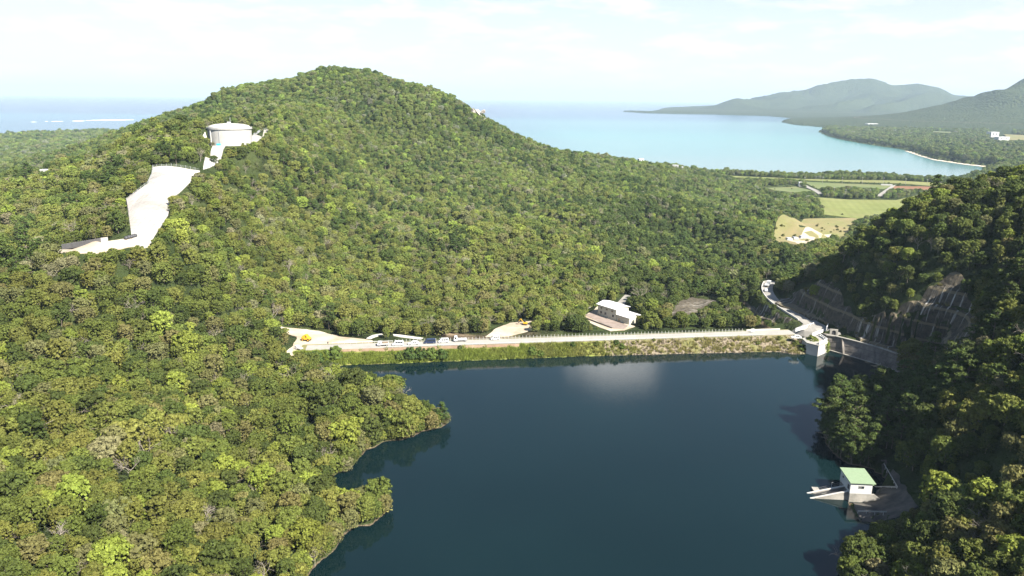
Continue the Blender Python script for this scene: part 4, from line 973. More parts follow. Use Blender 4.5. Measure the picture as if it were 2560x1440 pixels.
# spillway side wall
wb = WB
wt = [zpt(a_, b_, 6.2) for a_, b_ in [(2066, 838), (2088, 841), (2137, 853), (2199, 870), (2229, 880), (2300, 905)]]
sw = empty('spillway_wall', wb[0]); tag(sw, 'tall stained concrete side wall of the spillway rising from the water', 'wall'); iv = Matrix.Translation(-Vector(sw.location))
m, t, b = mat('stained_concrete', .95, .1); p = pos(t)
mp = t.nodes.new('ShaderNodeMapping'); mp.inputs['Scale'].default_value = (.5, .5, .12); t.links.new(p, mp.inputs[0])
n1 = noise(t, mp.outputs[0], 1.6, 6, .65); n2 = noise(t, p, .14, 5, .6)
t.links.new(mix(t, .55, ramp(t, n1, [(.32, (.045, .042, .038)), (.66, (.23, .205, .18))]), ramp(t, n2, [(.35, (.07, .065, .06)), (.65, (.25, .225, .20))])), b.inputs['Base Color']); M['stained'] = m
q = MB(); r2 = MB(); led = MB()
for (a_, b_, c_, d_) in zip(wb[:-1], wb[1:], wt[:-1], wt[1:]):
    back = np.array([an[0], an[1], 0])*3.0
    q.add([a_, b_, d_, c_, c_+back, d_+back, a_+back-[0, 0, 2], b_+back-[0, 0, 2]], [(0, 1, 2, 3), (3, 2, 5, 4), (4, 5, 7, 6)])
    r2.beam(c_+[0, 0, .003], d_+[0, 0, .003], 1.1, .35); led.beam(a_+[0, 0, .52]-.1*back, b_+[0, 0, .52]-.1*back, .7, .22)
q.build('wall_face', M['stained'], sw).matrix_parent_inverse = iv
r2.build('coping', M['concrete'], sw).matrix_parent_inverse = iv; led.build('ledge', M['concrete'], sw).matrix_parent_inverse = iv
for k in range(1, 9):
    f_ = k/9*4.2; i_ = int(f_); g_ = f_-i_; pb = wb[i_]*(1-g_)+wb[i_+1]*g_; ptp = wt[i_]*(1-g_)+wt[i_+1]*g_
    off_ = -np.array([_wn[0], _wn[1], 0])*.22
    if k in (3, 6): MB().beam(pb+off_+[0, 0, .3], ptp+off_-[0, 0, .1], .8, .25).build('pilaster', M['stained'], sw).matrix_parent_inverse = iv
for h_ in (.34, .68):
    q = MB()
    for (a_, b_, c_, d_) in zip(wb[:-1], wb[1:], wt[:-1], wt[1:]):
        q.beam(a_*(1-h_)+c_*h_-np.array([_wn[0], _wn[1], 0])*.06, b_*(1-h_)+d_*h_-np.array([_wn[0], _wn[1], 0])*.06, .1, .1)
    q.build('joint', M['dark_metal'], sw).matrix_parent_inverse = iv
# culvert head with arched opening
ca = zpt(2074, 836, 6.0); cb = zpt(2094, 838, 6.0); L = np.linalg.norm((cb-ca)[:2]); cv = empty('culvert', ca, math.atan2(cb[1]-ca[1], cb[0]-ca[0])); tag(cv, 'arched dark culvert opening in a pale concrete headwall beside the road', 'culvert')
arch = [(L*.25, 0.3), (L*.25, 1.2)]+[(L*.5-L*.25*math.cos(k*math.pi/8), 1.2+.75*math.sin(k*math.pi/8)) for k in range(1, 8)]+[(L*.75, 1.2), (L*.75, .3)]
outr = [(0, -.6), (0, 2.5), (L, 2.5), (L, -.6)]
q = MB(); prof = [(0, -.6), (0, 2.5), (L, 2.5), (L, -.6), (L*.75, -.6)]+list(reversed(arch))+[(L*.25, -.6)]
q.prism_y(prof, 0, .5); q.build('headwall', M['concrete'], cv)
MB().prism_y([(x_, z_) for x_, z_ in arch], .3, 2.2).build('opening', M['dark_metal'], cv)  # solid dark infill; the shade inside the arch is put into its colour

# ------------------------------------------------------------------ cut slopes
m, t, b = mat('sprayed_rock', .9, .25); p = pos(t)
sx = t.nodes.new('ShaderNodeSeparateXYZ'); t.links.new(p, sx.inputs[0])
al = math_node(t, 'ADD', math_node(t, 'MULTIPLY', sx.outputs[0], .53), math_node(t, 'MULTIPLY', sx.outputs[1], -.85))
cmb = t.nodes.new('ShaderNodeCombineXYZ'); t.links.new(math_node(t, 'MULTIPLY', al, .85), cmb.inputs[0]); t.links.new(math_node(t, 'MULTIPLY', sx.outputs[2], .05), cmb.inputs[1])
n1 = noise(t, cmb.outputs[0], 1.0, 4, .6); n2 = noise(t, p, .06, 4, .6); n3 = noise(t, p, .6, 5, .7)
c = ramp(t, n3, [(.3, (.030, .026, .020)), (.7, (.110, .094, .068))])
stk = math_node(t, 'MULTIPLY', ramp(t, n1, [(.55, (0, 0, 0)), (.66, (1, 1, 1))]), ramp(t, n2, [(.40, (0, 0, 0)), (.56, (1, 1, 1))]))
fz_ = math_node(t, 'FRACT', math_node(t, 'MULTIPLY', math_node(t, 'ADD', sx.outputs[2], math_node(t, 'MULTIPLY', n3, .8)), 1/6.5))  # tan ledge bands; light on the ledge tops is put into this colour
c = mix(t, stk, c, (.42, .40, .36)); c = mix(t, math_node(t, 'MULTIPLY', math_node(t, 'LESS_THAN', fz_, .15), .65), c, (.20, .165, .10)); t.links.new(c, b.inputs['Base Color']); bump(t, b, math_node(t, 'ADD', n3, n1), .9, .6); M['sprayed_rock'] = m
def cut_z(amp, bench):
    def f_(x_, y_):
        z_ = Hq(x_, y_); fz = z_/bench; fr = fz-np.floor(fz); st_ = (np.floor(fz)+np.clip((fr-.22)/.62, 0, 1))*bench
        return z_*.35+st_*.65+amp*fbm(x_, y_, 6, 91, 4)+.5
    return f_
tag(sheet('rock_cut', CW['cut_near'], M['sprayed_rock'], .35, 1.1, 1.2, cut_z(.55, 6.5), thick=2.0), 'dark terraced rock cut with pale streaks above the road on the right hillside', 'rock cut')
tag(sheet('rock_cut', CW['cut_lower'], M['sprayed_rock'], .35, 1.1, 1.0, cut_z(.6, 9), thick=2.0), 'low dark rock face among trees right of the pump house', 'rock cut')
tag(sheet('rock_cut', CW['cut_bend'], M['sprayed_rock'], .35, 1.1, 1.0, cut_z(.6, 9), thick=2.0), 'low dark rock cut directly below the curving hillside road', 'rock cut')
# weeds on the benches
bp = []
for k_, n_ in (('cut_near', 520), ('cut_lower', 160)):
    pl = CW[k_]; lo, hi = pl.min(0), pl.max(0); X_ = rng.uniform(lo[0], hi[0], 6*n_); Y_ = rng.uniform(lo[1], hi[1], 6*n_); kk = inside(pl, X_, Y_); zz_ = Hq(X_, Y_); fr = zz_/6.5-np.floor(zz_/6.5)
    kk &= (fr < .2) & (vnoise(X_, Y_, 7, 93) > .05); bp.append(np.stack([X_[kk], Y_[kk], cut_z(.55, 6.5 if k_ == 'cut_near' else 9)(X_[kk], Y_[kk])+.3], 1)[:n_])
bp = np.concatenate(bp); stuff_points('weeds', bp, rng.integers(0, 2, len(bp)), rng.uniform(.8, 2.0, len(bp)), rng.uniform(0, 6.28, len(bp)), np.array([.17, .16, .05])*rng.uniform(.6, 1.2, (len(bp), 1)), 'dry weeds growing along the ledges of the rock cut', [[tuft(5, 40, .9)], [tuft(6, 40, .7)]])

# ------------------------------------------------------------------ pump house beyond the dam
hp, hq_, hr = zpt(1494, 788, -3.4), zpt(1571, 813, -3.4), zpt(1595, 807, -3.4)
hu = unit((hq_-hp)*[1, 1, 0]); HL = float(np.linalg.norm(hq_-hp)); HD = 9.0
ho = empty('pump_house', hp, math.atan2(hu[1], hu[0])); tag(ho, 'white two-level pump house with shallow white roofs in the clearing below the dam', 'building')
LA = HL*.60; h1, h2 = 6.0, 3.6
MB().box(0, LA, 0, HD, -.8, h1).build('tall_wall', M['wall_cream'], ho); MB().box(LA+.003, HL, .4, HD-.4, -.8, h2).build('low_wall', M['wall_cream'], ho)
def gable(x0, x1, y0, y1, z0, rise, ov=.7, th=.22):
    ym = (y0+y1)/2; q = MB(); yy = [(y0-ov, z0-.1), (ym, z0+rise), (y1+ov, z0-.1)]
    v = []
    for x_ in (x0-ov, x1+ov):
        for y_, z_ in yy: v += [(x_, y_, z_), (x_, y_, z_+th)]
    q.add(v, [(1, 3, 9, 7), (3, 5, 11, 9), (0, 6, 8, 2), (2, 8, 10, 4), (0, 2, 3, 1), (2, 4, 5, 3), (6, 7, 9, 8), (8, 9, 11, 10), (0, 1, 7, 6), (4, 10, 11, 5)])
    return q
def gable_wall(x0, x1, y0, y1, z0, rise):
    ym = (y0+y1)/2; return MB().add([(x0, y0, z0), (x0, y1, z0), (x0, ym, z0+rise), (x1, y0, z0), (x1, y1, z0), (x1, ym, z0+rise)], [(0, 2, 1), (3, 4, 5), (0, 3, 5, 2), (1, 2, 5, 4)])
o = gable(0, LA, 0, HD, h1, 1.1).build('roof', M['roof_white'], ho); gable_wall(0, LA, .05, HD-.05, h1, 1.0).build('gable', M['wall_cream'], ho)
gable(LA+.75, HL, .4, HD-.4, h2, 1.0).build('roof', M['roof_white'], ho); gable_wall(LA+.003, HL, .45, HD-.45, h2, .92).build('gable', M['wall_cream'], ho)
def window(x0, x1, z0, z1, parent, y=-.003, pane=None):
    f_ = MB().box(x0, x1, y-.06, y+.05, z0, z1).build('window', M['grey_metal'], parent); MB().box(x0+.1, x1-.1, y-.09, y-.03, z0+.1, z1-.1).build('pane', pane or M['glass'], f_); return f_
for x_ in (.085, .225, .475): window(HL*x_, HL*x_+1.35, 1.5, 2.9, ho)
for x_ in (.10, .275, .455): MB().box(HL*x_, HL*x_+.9, -.25, .02, 4.2, 4.9).build('vent', M['brown_load'], ho)
for x_ in (.31, .40): MB().box(HL*x_, HL*x_+.45, -.12, .02, .8, 1.3).build('meter_box', M['grey_metal'], ho)
MB().box(HL*.655, HL*.72, .33, .42, -.3, 2.1).build('door', plain('tan_door', (.42, .33, .22), .7), ho)
MB().box(HL*.90, HL*.90+.5, .30, .42, .9, 1.5).build('meter_box', M['grey_metal'], ho)
MB().box(-.6, HL+.8, -1.6, -.01, -.9, -.12).build('plinth', M['concrete'], ho)
# low dark wall before the paved yard
w0, w1 = cast(1451, 792)[0], cast(1530, 822)[0]; q = MB(); q.beam(w0+[0, 0, -.3], w1+[0, 0, -.3], .35, 1.1)
tag(q.build('retaining_wall', M['stained']), 'low dark retaining wall in front of the pump house', 'wall')
tag(sheet('paved_yard', px_poly([(1462, 788), (1480, 783), (1497, 790), (1571, 815), (1560, 824), (1535, 822)]), speckled('brown_paving', (.20, .16, .135), (.27, .22, .19), .3), .32, 1.6), kind='structure')
w0, w1 = cast(1450, 783)[0], cast(1482, 765)[0]; q = MB(); q.beam(w0+[0, 0, -.3], w1+[0, 0, -.3], .4, 1.3); tag(q.build('garden_wall', M['concrete']), 'short pale wall left of the pump house', 'wall')

# ------------------------------------------------------------------ intake house in the reservoir
ip = zpt(2121.5, 1253, 0.2); iz = -ip[2]
ih = empty('intake_house', (ip[0], ip[1], 0), R(-4)); tag(ih, 'small white intake house with a pale green roof standing at the water edge', 'building')
IW, ID = 5.6, 7.2
MB().box(0, IW, 0, ID, -4, 2.55).build('concrete_base', M['concrete'], ih, bev=.04)
MB().box(-.06, IW+.06, -.06, ID+.06, 2.55, 5.75).build('wall', M['wall_white'], ih, bev=.03)
MB().add([(-.35, -.45, 5.7), (IW+.75, -.45, 5.7), (IW+.75, ID+.5, 5.95), (-.35, ID+.5, 5.95), (-.35, -.45, 5.95), (IW+.75, -.45, 5.95), (IW+.75, ID+.5, 6.2), (-.35, ID+.5, 6.2)], [(0, 3, 2, 1), (4, 5, 6, 7), (0, 1, 5, 4), (1, 2, 6, 5), (2, 3, 7, 6), (3, 0, 4, 7)]).build('roof', M['roof_green'], ih, bev=.03)
wd_ = MB().box(2.05, 3.55, -.13, -.05, 4.15, 4.95).build('window', M['grey_metal'], ih); MB().box(2.13, 2.78, -.16, -.1, 4.22, 4.88).build('pane', plain('grey_glass', (.12, .12, .11), .15, .6), wd_); MB().box(2.84, 3.47, -.16, -.1, 4.22, 4.88).build('pane', M['glass'], wd_)
MB().box(-.16, -.05, 4.9, 5.5, 4.4, 4.9).build('window', M['glass'], ih); MB().box(-.16, -.05, .6, 1.6, 3.4, 4.6).build('shutter', M['dark_metal'], ih)
MB().box(IW+.05, IW+.75, .6, 2.0, 4.85, 5.0).build('door_canopy', M['roof_green'], ih); MB().box(IW+.05, IW+.12, .8, 1.8, 2.6, 4.7).build('door', M['grey_metal'], ih)
rl = 9.3
for y_ in (.9, 3.6):
    MB().prism_y([(0, 2.45), (-rl, -.3), (-rl+2.5, -2.5), (0, -2.5)], y_, y_+.35).build('ramp_wall', M['concrete'], ih)
    MB().add([(0, y_-.06, 2.55), (0, y_+.41, 2.55), (-rl-.6, y_+.41, -.25), (-rl-.6, y_-.06, -.25), (0, y_-.06, 2.78), (0, y_+.41, 2.78), (-rl-.6, y_+.41, -.02), (-rl-.6, y_-.06, -.02)], [(0, 1, 2, 3), (7, 6, 5, 4), (0, 4, 5, 1), (1, 5, 6, 2), (2, 6, 7, 3), (3, 7, 4, 0)]).build('ramp_rail', M['white_concrete'], ih)
for k in range(5):
    y_ = 1.5+k*.45; MB().rod((0, y_, 2.5), (-rl+.4, y_, -.25), .06).build('screen_bar', M['dark_metal'], ih)
for k in range(3):
    y_ = 4.4+k*.75; MB().rod((0, y_, 2.6), (-rl+2.6, y_, .3), .09).build('gate_guide', M['dark_metal'], ih)
MB().box(-rl+1.4, -rl+3.2, 4.1, 6.3, -.6, .55).build('gate_block', M['concrete'], ih)
MB().rod((-3.0, 5.0, 1.2), (-3.0, 5.0, 2.9), .05).rod((-3.0, 5.0, 2.9), (-2.5, 5.0, 2.9), .05).build('lifting_hook', M['grey_metal'], ih)
MB().prism_y([(IW+.005, -1), (IW+3.9, -1), (IW+3.9, .15), (IW+.9, 2.5), (IW+.005, 2.5)], .02, .45).build('wing_wall', M['concrete'], ih)
def gp(px, py, dz=0.0):
    p = cast(px, py)[0]; return p+np.array([0, 0, dz])
rail_fence('guardrail', [gp(2177, 1222), gp(2243, 1224), gp(2209, 1165)], 'white guardrail bending round the corner behind the intake house', 2.0, .95, (.6,), post_w=.12, rail_h=.33)
rail_fence('guardrail', [gp(2144, 1285, .1), gp(2216, 1287, .1)], 'short white guardrail on the near side of the paved landing', 2.0, .9, (.6,), post_w=.12, rail_h=.33)

# ------------------------------------------------------------------ storage tank on the hill
TR = 106/2/F*float((TANK-CAM)@FWD); TH = float(at_d(np.array(577.), np.array(319.), float((TANK-CAM)@FWD)-TR*.9)[2])-TANK_Z
tk = empty('storage_tank', (TANK[0], TANK[1], TANK_Z)); tag(tk, 'huge round pale concrete water tank with a low domed roof on the hilltop terrace', 'tank')
def lathe(prof, n=64):
    q = MB(); v = [(r_*math.cos(k*2*math.pi/n), r_*math.sin(k*2*math.pi/n), z_) for r_, z_ in prof for k in range(n)]
    f_ = [(i*n+k, i*n+(k+1) % n, (i+1)*n+(k+1) % n, (i+1)*n+k) for i in range(len(prof)-1) for k in range(n)]; return q.add(v, f_)
M['tank'] = speckled('tank_concrete', (.35, .34, .32), (.42, .41, .385), .25)
lathe([(TR*.975, -4), (TR*.975, TH-1.2)]).build('tank_wall', M['tank'], tk, smooth=True)
lathe([(TR*.975, TH-1.25), (TR*1.015, TH-1.2), (TR*1.015, TH), (TR*.97, TH)]).build('rim', M['tank'], tk)
lathe([(TR*.972, TH-.2), (TR*.93, TH-.1)]+[(TR*.93*math.cos(a_), TH+TR*.17*math.sin(a_)) for a_ in np.linspace(.05, 1.45, 9)]+[(.02, TH+TR*.17)]).build('roof', M['tank'], tk, smooth=True)
MB().box(-.9, .9, -.9, .9, TH+TR*.16, TH+TR*.17+.9).build('roof_vent', M['wall_white'], tk); MB().rod((.9, 0, TH+TR*.17), (.9, 0, TH+TR*.17+3.6), .12).build('mast', M['grey_metal'], tk)
for a_ in (R(-128), R(-126)):
    MB().rod((TR*.99*math.cos(a_), TR*.99*math.sin(a_), 0), (TR*.99*math.cos(a_), TR*.99*math.sin(a_), TH-1.5), .28, 8).build('pipe', M['wall_white'], tk)
for a_ in (R(-99), R(-97.4)): MB().rod((TR*.985*math.cos(a_), TR*.985*math.sin(a_), .5), (TR*.985*math.cos(a_), TR*.985*math.sin(a_), TH-1.4), .07).build('ladder_rail', M['grey_metal'], tk)
for k in range(8): MB().box(*sorted((TR*.985*math.cos(R(-118+k*12)), TR*.985*math.cos(R(-118+k*12))+.02)), -1, -1, 0, .1) if False else None
p = gp(547, 366, .1); q = MB().box(-1.1, 1.1, -.9, .9, 0, 1.7); o = q.build('tarp_stack', M['blue'], bev=.15); o.location = tuple(p); tag(o, 'small bright blue covered stack at the foot of the tank', 'cover')
rail_fence('slab_fence', [gp(380, 440), gp(383, 419), gp(430, 416), gp(468, 421), gp(499, 428)], 'pale post-and-rail fence along the top edge of the concrete slope', 2.4, 1.6, (.6, 1.25), .12, M['grey_metal'], .06, .05, 'fence')
rail_fence('slab_fence', [gp(317, 503), gp(345, 480), gp(371, 460), gp(379, 442)], 'pale post-and-rail fence along the grey bank of the concrete slope', 2.4, 1.6, (.6, 1.25), .12, M['grey_metal'], .06, .05, 'fence')
rail_fence('pad_fence', [gp(634, 340, .2), gp(652, 328, .2), gp(673, 322, .2)], 'thin railing above the sloping apron right of the tank', 2.4, 1.5, (.6, 1.2), .1, M['grey_metal'], .05, .05, 'fence')
a_, b_ = gp(163, 620), gp(262, 605); q = MB(); q.beam(a_+[0, 0, -.5], b_+[0, 0, -.5], 2.6, 2.3); tag(q.build('channel_wall', M['grey_concrete'], bev=.04), 'long low concrete channel wall beside the hilltop dirt track', 'wall')
for k, (px, py) in enumerate([(316, 599), (323, 597), (329, 596), (334, 594), (338, 593)]):
    q = lathe([(.02, 0), (.75, .05), (.85, .5), (.7, 1.0), (.3, 1.25), (.02, 1.28)], 10).build('sandbag', M['dark_metal'], smooth=True); q.location = tuple(gp(px, py, .15)); tag(q, 'big black sandbag in the row at the foot of the concrete slope', 'sandbag', 'black sandbags')
for px, py in [(128, 622), (136, 620), (145, 619), (158, 616)]:
    q = MB().box(-.12, .12, -.12, .12, -.2, 2.6).build('marker_post', M['rail_white']); q.location = tuple(gp(px, py)); tag(q, 'thin white marker post at the far end of the channel wall', 'post', 'white marker posts')

# ------------------------------------------------------------------ vehicles
def wheels(root, xs, w, r):
    for x_ in xs:
        for s_ in (-1, 1):
            o = MB().disc_y(0, 0, -.11, .11, r).build('wheel', M['rubber'], root); o.location = (x_, s_*(w/2-.1), r)
            MB().disc_y(0, 0, -.125, .125, r*.55, 10).build('rim', M['grey_metal'], o)
def lamps(root, x_, w, z_):
    for s_ in (-1, 1): o = MB().box(-.05, .05, -.16, .16, -.09, .09).build('headlight', M['lamp'], root); o.location = (x_, s_*(w/2-.3), z_)
def van(name, loc, rz, body, L=4.4, W=1.7, H=1.85, kind='van'):
    r_ = empty(name, loc, rz); r = .31
    if kind == 'van': pf = [(-L/2, .28), (L/2, .28), (L/2+.02, .75), (L/2-.25, 1.02), (L/2-.95, H-.12), (L/2-1.3, H), (-L/2+.15, H), (-L/2, H-.4)]; wn = [(L/2-.52, 1.08), (L/2-1.02, H-.2), (L/2-1.05, H-.2), (L/2-1.05, 1.08)]; side = [(L/2-1.15, -L/2+.3)]
    else: pf = [(-L/2, .28), (L/2, .28), (L/2, .72), (L/2-.95, .93), (L/2-1.7, H), (-L/2+1.0, H), (-L/2+.35, .98), (-L/2, .95)]; side = [(L/2-1.7, -L/2+.9)]
    MB().prism_y(pf, -W/2, W/2, .84).build('body', body, r_, bev=.05)
    z0, z1 = (1.06, H-.22) if kind == 'van' else (.98, H-.12)
    ws = lambda z_: W/2*(1-.16*(z_-.28)/(H-.28))
    x1, x0 = side[0]; n = 3 if kind == 'van' else 2; step = (x1-x0)/n
    for s_ in (-1, 1):
        for k in range(n):
            a_, b_ = x0+k*step+.06, x0+(k+1)*step-.06; y0, y1 = s_*(ws(z0)+.012), s_*(ws(z1)+.012)
            MB().add([(a_, y0, z0), (b_, y0, z0), (b_-(.12 if k == n-1 else 0), y1, z1), (a_, y1, z1), (a_, y0-s_*.05, z0), (b_, y0-s_*.05, z0), (b_, y1-s_*.05, z1), (a_, y1-s_*.05, z1)], [(0, 1, 2, 3), (7, 6, 5, 4), (0, 4, 5, 1), (1, 5, 6, 2), (2, 6, 7, 3), (3, 7, 4, 0)]).build('side_window', M['glass'], r_)
    if kind == 'van': xa, za, xb, zb = L/2-.30, 1.05, L/2-.92, H-.16
    else: xa, za, xb, zb = L/2-1.02, .95, L/2-1.66, H-.05
    MB().add([(xa+.02, -W*.38, za+.02), (xa+.02, W*.38, za+.02), (xb+.02, W*.34, zb), (xb+.02, -W*.34, zb), (xa-.1, -W*.38, za-.06), (xa-.1, W*.38, za-.06), (xb-.1, W*.34, zb-.06), (xb-.1, -W*.34, zb-.06)], [(0, 1, 2, 3), (7, 6, 5, 4), (0, 4, 5, 1), (1, 5, 6, 2), (2, 6, 7, 3), (3, 7, 4, 0)]).build('windscreen', M['glass'], r_)
    wheels(r_, (L/2-.8, -L/2+.8), W, r); lamps(r_, L/2-.02, W, .68); return r_
def truck(name, loc, rz, body, L=5.0, W=1.8, H=2.1, load=None, rails_=False):
    r_ = empty(name, loc, rz); cx_ = L/2
    MB().prism_y([(cx_-1.5, .45), (cx_, .45), (cx_+.03, 1.1), (cx_-.28, H), (cx_-1.45, H), (cx_-1.5, H-.1)], -W/2, W/2, .92).build('cab', body, r_, bev=.05)
    MB().box(-L/2, cx_-1.58, -W/2, W/2, .72, .82).build('bed', M['grey_metal'], r_)
    for s_ in (-1, 1): MB().box(-L/2, cx_-1.58, s_*W/2-.03, s_*W/2+.03, .80, 1.15).build('side_board', body, r_)
    MB().box(-L/2-.03, -L/2+.03, -W/2+.04, W/2-.04, .80, 1.15).build('tailgate', body, r_); MB().box(cx_-1.58, cx_-1.52, -W/2+.05, W/2-.05, .8, 1.7).build('headboard', M['grey_metal'], r_)
    MB().box(-L/2+.1, cx_-.2, -.4, .4, .4, .70).build('chassis', M['dark_metal'], r_)
    MB().add([(cx_+.0, -W*.4, 1.18), (cx_+.0, W*.4, 1.18), (cx_-.25, W*.37, H-.12), (cx_-.25, -W*.37, H-.12), (cx_-.2, -W*.4, 1.18), (cx_-.2, W*.4, 1.18), (cx_-.4, W*.37, H-.12), (cx_-.4, -W*.37, H-.12)], [(0, 1, 2, 3), (7, 6, 5, 4), (0, 4, 5, 1), (1, 5, 6, 2), (2, 6, 7, 3), (3, 7, 4, 0)]).build('windscreen', M['glass'], r_)
    for s_ in (-1, 1): MB().box(cx_-1.1, cx_-.4, *sorted((s_*(W/2-.07), s_*(W/2-.015))), 1.2, H-.25).build('side_window', M['glass'], r_)
    if load: MB().box(-L/2+.3, cx_-2.0, -W/2+.2, W/2-.2, .83, 1.55).build('load', load, r_, bev=.1)
    if rails_:
        for x_ in (-L/2+.2, cx_-1.8):
            for s_ in (-1, 1): MB().rod((x_, s_*(W/2-.08), .8), (x_, s_*(W/2-.08), 2.2), .05).build('stake', body, r_)
    wheels(r_, (cx_-.7, -L/2+.8), W, .38); lamps(r_, cx_+.02, W, .8); return r_
DAZ = math.atan2(ax[1], ax[0])
def road_pt(px, py): return zpt(px, py, 5.01)
GC = 'vehicles parked along the dam road'
tag(van('parked_van', road_pt(995, 863), DAZ+math.pi, M['white_paint'], 4.6, 1.75, 1.9), 'white minivan with dark side windows at the left of the parked row', 'van', GC)
tag(van('parked_car', road_pt(1034, 861), DAZ+math.pi, M['white_paint'], 4.5, 1.7, 1.5, 'car'), 'low white car between the white minivan and the dark van', 'car', GC)
tag(van('parked_van', road_pt(1075, 858), DAZ+math.pi, M['navy'], 4.8, 1.8, 1.95), 'dark navy blue van in the middle of the parked row', 'van', GC)
tag(van('parked_van', road_pt(1109, 856), DAZ+math.pi, M['white_paint'], 4.3, 1.7, 1.85), 'white minivan right of the dark van', 'van', GC)
tag(truck('parked_truck', road_pt(1151, 853), DAZ+math.pi, M['white_paint'], 5.6, 1.9, 2.35), 'white flatbed truck with a tall cab near the white guardrail', 'truck', GC)
tag(van('parked_van', road_pt(1238, 849), DAZ+math.pi, M['white_paint'], 3.9, 1.65, 1.85), 'white minivan standing apart near the dirt side road', 'van', GC)
tag(truck('parked_truck', road_pt(958, 864), DAZ+math.pi, M['white_paint'], 4.6, 1.75, 1.95, M['brown_load'], True), 'small white truck with a brown load at the left end of the row', 'truck', GC)
tag(van('parked_car', zpt(1990, 846, 5.0), DAZ+math.pi*.93, M['white_paint'], 4.3, 1.7, 1.5, 'car'), 'white car standing alone at the right end of the dam', 'car')
tag(truck('small_truck', gp(747, 876, .2), R(150), M['white_paint'], 3.6, 1.5, 1.75), 'small white pickup truck in the bright construction yard', 'truck')
tag(truck('flatbed_truck', np.array([RC[-7][0], RC[-7][1], RC[-7][2]+.03]), R(58), M['white_paint'], 6.5, 2.1, 2.5, None, True), 'white flatbed truck on the road behind the shaded hillside', 'truck')
tag(van('parked_car', np.array([RC[-11][0]-1.0, RC[-11][1], RC[-11][2]+.03]), R(75), M['silver'], 4.0, 1.65, 1.5, 'car'), 'grey car behind the flatbed truck on the hillside road', 'car')
# yellow wheeled roller in the yard
rp = gp(766, 853, .2); yr = empty('road_roller', rp, R(-12)); tag(yr, 'yellow construction machine with rounded body in the bare yard', 'machine')
MB().prism_y([(-1.8, .7), (1.8, .7), (1.85, 1.5), (1.2, 1.75), (.7, 2.5), (-.7, 2.6), (-1.5, 2.1), (-1.85, 1.4)], -1.0, 1.0, .85).build('body', M['yellow'], yr, bev=.12)
MB().box(-.5, .5, -.9, .9, 2.62, 2.72).build('canopy', M['yellow'], yr)
for s_ in (-1, 1): MB().box(.0, .62, *sorted((s_*.86, s_*.93)), 1.7, 2.35).build('side_window', M['glass'], yr)
for x_ in (-1.25, 1.25):
    for s_ in (-1, 1): o = MB().disc_y(0, 0, -.22, .22, .62, 18).build('wheel', M['rubber'], yr); o.location = (x_, s_*.85, .62); MB().disc_y(0, 0, -.24, .24, .3, 10).build('rim', M['yellow'], o)
# yellow excavator
ep = gp(1312, 813, .2); ex = empty('excavator', ep, R(165)); tag(ex, 'small yellow excavator with a bent arm on the dirt side road', 'excavator')
for s_ in (-1, 1): MB().prism_y([(-1.2, .1), (-1.0, 0), (1.0, 0), (1.2, .1), (1.2, .5), (1.0, .6), (-1.0, .6), (-1.2, .5)], s_*.8-.2, s_*.8+.2).build('track', M['rubber'], ex)
MB().box(-1.2, .7, -.8, .8, .65, 1.3).build('house', M['yellow'], ex, bev=.08); MB().box(-.3, .65, -.75, .05, 1.3, 2.4).build('cab', M['glass'], ex, bev=.05)
MB().rod((.6, .3, 1.2), (2.0, .3, 3.0), .16).build('boom', M['yellow'], ex); MB().rod((2.0, .3, 3.0), (3.0, .3, 1.6), .12).build('stick', M['yellow'], ex); MB().prism_y([(2.8, 1.6), (3.3, 1.6), (3.2, 1.0), (2.7, .9)], 0, .6).build('bucket', M['dark_metal'], ex)
q = MB(); kq = MB(); n_ = len(RC); tg = np.gradient(RC, axis=0); sd2 = unit(np.stack([-tg[:, 1], tg[:, 0], 0*tg[:, 0]], 1))
L_, R_ = RC-sd2*2.7+[0, 0, .02], RC+sd2*2.7+[0, 0, .02]
q.add(np.concatenate([L_, R_, L_-[0, 0, .8], R_-[0, 0, .8]]), [(i, i+1, n_+i+1, n_+i) for i in range(n_-1)]+[(2*n_+i, 2*n_+i+1, i+1, i) for i in range(n_-1)]+[(n_+i, n_+i+1, 3*n_+i+1, 3*n_+i) for i in range(n_-1)])
tag(q.build('hillside_road', M['road']), 'pale concrete road curving up round the hillside', kind='structure')
sgn = 1 if (sd2[n_//2]@np.array([-.8, -.6, 0])) > 0 else -1
for a_, b_ in zip(RC[6:-4]+sgn*sd2[6:-4]*2.85, RC[7:-3]+sgn*sd2[7:-3]*2.85): kq.beam(a_-[0, 0, .3], b_-[0, 0, .3], .28, .85)
tag(kq.build('kerb_wall', M['white_concrete']), 'low pale kerb wall along the outer edge of the curving hillside road', 'wall')
# white sign board by the road
sp_ = zpt(1881, 832, 4.9); sg = empty('sign_board', sp_, DAZ); tag(sg, 'small blank white board on the valley side of the dam road', 'sign')
MB().box(-.75, .75, -.06, .06, .5, 1.9).build('board', M['white_paint'], sg)
for s_ in (-1, 1): MB().box(s_*.6-.05, s_*.6+.05, .065, .16, -.2, 1.7).build('post', M['grey_metal'], sg)
